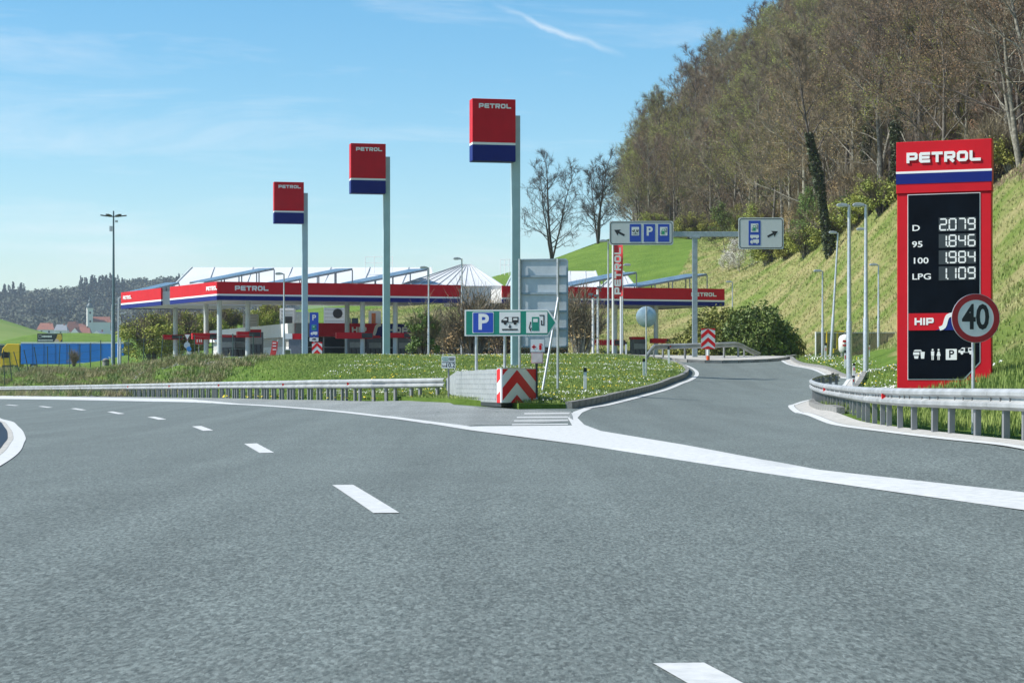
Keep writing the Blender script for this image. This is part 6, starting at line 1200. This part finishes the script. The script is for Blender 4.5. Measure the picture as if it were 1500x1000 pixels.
FWB = mat('far_broadleaf', (.11, .115, .075), .9, scale=.03, col2=(.06, .085, .05)); FWC = mat('far_conifer', (.025, .06, .045), .9, scale=.02, col2=(.018, .042, .034)); FWP = mat('far_blossom', (.45, .45, .38), .9)
far_wood(1900, 'b', 'far_wood', 'hazy brown broadleaf wood on the distant ridge', FWB, (11, 18), (5, 8.5), (-60, 430), (1640, 2260))
far_wood(430, 'c', 'far_conifers', 'dark conifers standing in the distant ridge wood', FWC, (17, 26), (4, 6), (-60, 430), (1700, 2260), lambda p, d: (.5 + .5 * math.sin(p * .045 + 1.2) * math.sin(d * .006 + p * .01)) > .55)
far_wood(60, 'b', 'far_blossom', 'pale blossoming trees dotted below the distant ridge', FWP, (8, 12), (3.5, 5.5), (-40, 240), (1600, 1850))
far_wood(500, 'b', 'far_scrub', 'dark scrub strip behind the distant village', FWB, (8, 13), (5, 8), (-60, 430), (1540, 1650))
HW = mat('house_white', (.72, .70, .66), .8, var=.05); HR = mat('house_roof_tile', (.36, .13, .075), .85, scale=.8, col2=(.26, .10, .07)); HG = mat('house_roof_grey', (.30, .32, .36), .8)
def house(px0, px1, py_b, py_e, py_r, D, label, yaw=0, roof=HR, gable=False):
    k = D / F; w = (px1 - px0) * k; zb = zrow(py_b, D); he = (py_b - py_e) * k; hr = (py_b - py_r) * k; dep = w * .55 if not gable else w * 1.4; t = thing('house', label, 'house', (*xy((px0 + px1) / 2, D), zb), yaw, 'village houses'); 
    MB().box((0, 0, he / 2 - 1.5), (w * .96, dep, he + 3)).build('wall', HW, t); mb = MB(); a, b = w / 2, dep / 2 + .3
    if gable: mb.v = [(-a, -b, he), (a, -b, he), (0, -b, hr), (-a, b, he), (a, b, he), (0, b, hr)]; mb.f = [(0, 1, 2), (5, 4, 3), (0, 2, 5, 3), (1, 4, 5, 2), (0, 3, 4, 1)]
    else: i = min(a * .3, 3); mb.v = [(-a, -b, he), (a, -b, he), (a, b, he), (-a, b, he), (-a + i, 0, hr), (a - i, 0, hr)]; mb.f = [(0, 1, 5, 4), (2, 3, 4, 5), (1, 2, 5), (3, 0, 4), (0, 3, 2, 1)]
    r = mb.build('roof', roof, t); MB().box((a * .4, 0, hr * .98), (.9, .9, 1.6)).build('chimney', HR, r)
    if gable: MB().prism([(-a * .92, he + .01), (a * .92, he + .01), (0, hr - .3)], -b - .08, -b - .02).build('gable', HW, t)
    n = max(1, int(w / 5))
    for q in range(n): MB().box((-w * .42 + w * .84 * (q + .5) / n, -dep / 2 - .06, he * .5), (1.2, .1, 1.6)).build('window', GLASS, t)
house(55, 81, 489, 483, 473, 1500, 'long red-roofed house at the left end of the village'); house(80, 100, 491, 484, 475, 1480, 'white gabled house with grey roof in the village', roof=HG, gable=False); house(97, 117, 494, 486, 471, 1500, 'large russet-roofed village house left of the church', .3); house(104, 120, 496, 489, 480, 1440, 'small gabled white house in the village front row', 0, HR, True); house(114, 134, 494, 488, 479, 1450, 'low red roof directly before the church'); house(137, 153, 487, 477, 468, 1490, 'white house with orange hipped roof right of the church', 0, HR); house(133, 157, 499, 492, 484, 1420, 'grey-roofed house lowest in the village', 0, HG, True); house(149, 163, 490, 484, 478, 1520, 'small russet-roofed house behind the floodlight mast')
house(112, 127, 486, 481, 474, 1530, 'dark red roof just left of the church tower', .2)
D = 1465; k = D / F; b0 = Vector((*xy(131.5, D), zrow(486, D))); t = thing('church', 'white village church with slender tower and dark onion spire', 'church', b0, .35); w = 8.2 * k; h = (486 - 452) * k
MB().box((0, 0, h / 2 - 2), (w, w, h + 4)).build('tower', HW, t); MB().box((0, 0, h + .1), (w * 1.12, w * 1.12, .5)).build('cornice', HW, t); 
MB().tube([(0, 0, h), (0, 0, h + 1.2), (0, 0, h + 2.4), (0, 0, h + 3.4), (0, 0, h + 4.2), (0, 0, h + 5.2), (0, 0, h + 6), (0, 0, h + 9.5)], [w * .5, w * .58, w * .52, w * .3, w * .2, w * .3, w * .2, .06], 14).build('spire', mat('copper_dark', (.06, .10, .11), .5), t, True)
for s in (.82, .45): MB().box((0, -w / 2 - .05, h * s), (w * .3, .12, h * .09)).build('belfry_window', GLASS, t)
MB().box((8, 3, 3), (13, 8, 8)).build('nave', HW, t); mb = MB(); mb.v = [(1.5, -1.3, 7), (14.8, -1.3, 7), (14.8, 7.3, 7), (1.5, 7.3, 7), (1.5, 3, 11), (14.8, 3, 11)]; mb.f = [(0, 1, 5, 4), (2, 3, 4, 5), (1, 2, 5), (3, 0, 4), (0, 3, 2, 1)]; mb.build('nave_roof', HR, t)

# ------------------------------------------------------------------ haze
xa, xb, ya, yb, za, zb_ = -2600, 3200, -40, 5100, -12, 150
mb = MB().box(((xa + xb) / 2, (ya + yb) / 2, (za + zb_) / 2), (xb - xa, yb - ya, zb_ - za)); hm = bpy.data.materials.new('haze'); hm.use_nodes = True; t_ = hm.node_tree; t_.nodes.clear(); oo = N(t_, 'ShaderNodeOutputMaterial'); pv = N(t_, 'ShaderNodeVolumePrincipled'); pv.inputs['Color'].default_value = (.78, .88, 1, 1); pv.inputs['Density'].default_value = HAZE; pv.inputs['Anisotropy'].default_value = .2; t_.links.new(pv.outputs['Volume'], oo.inputs['Volume'])
if HAZE > 0: tag(mb.build('haze', hm), kind='stuff')
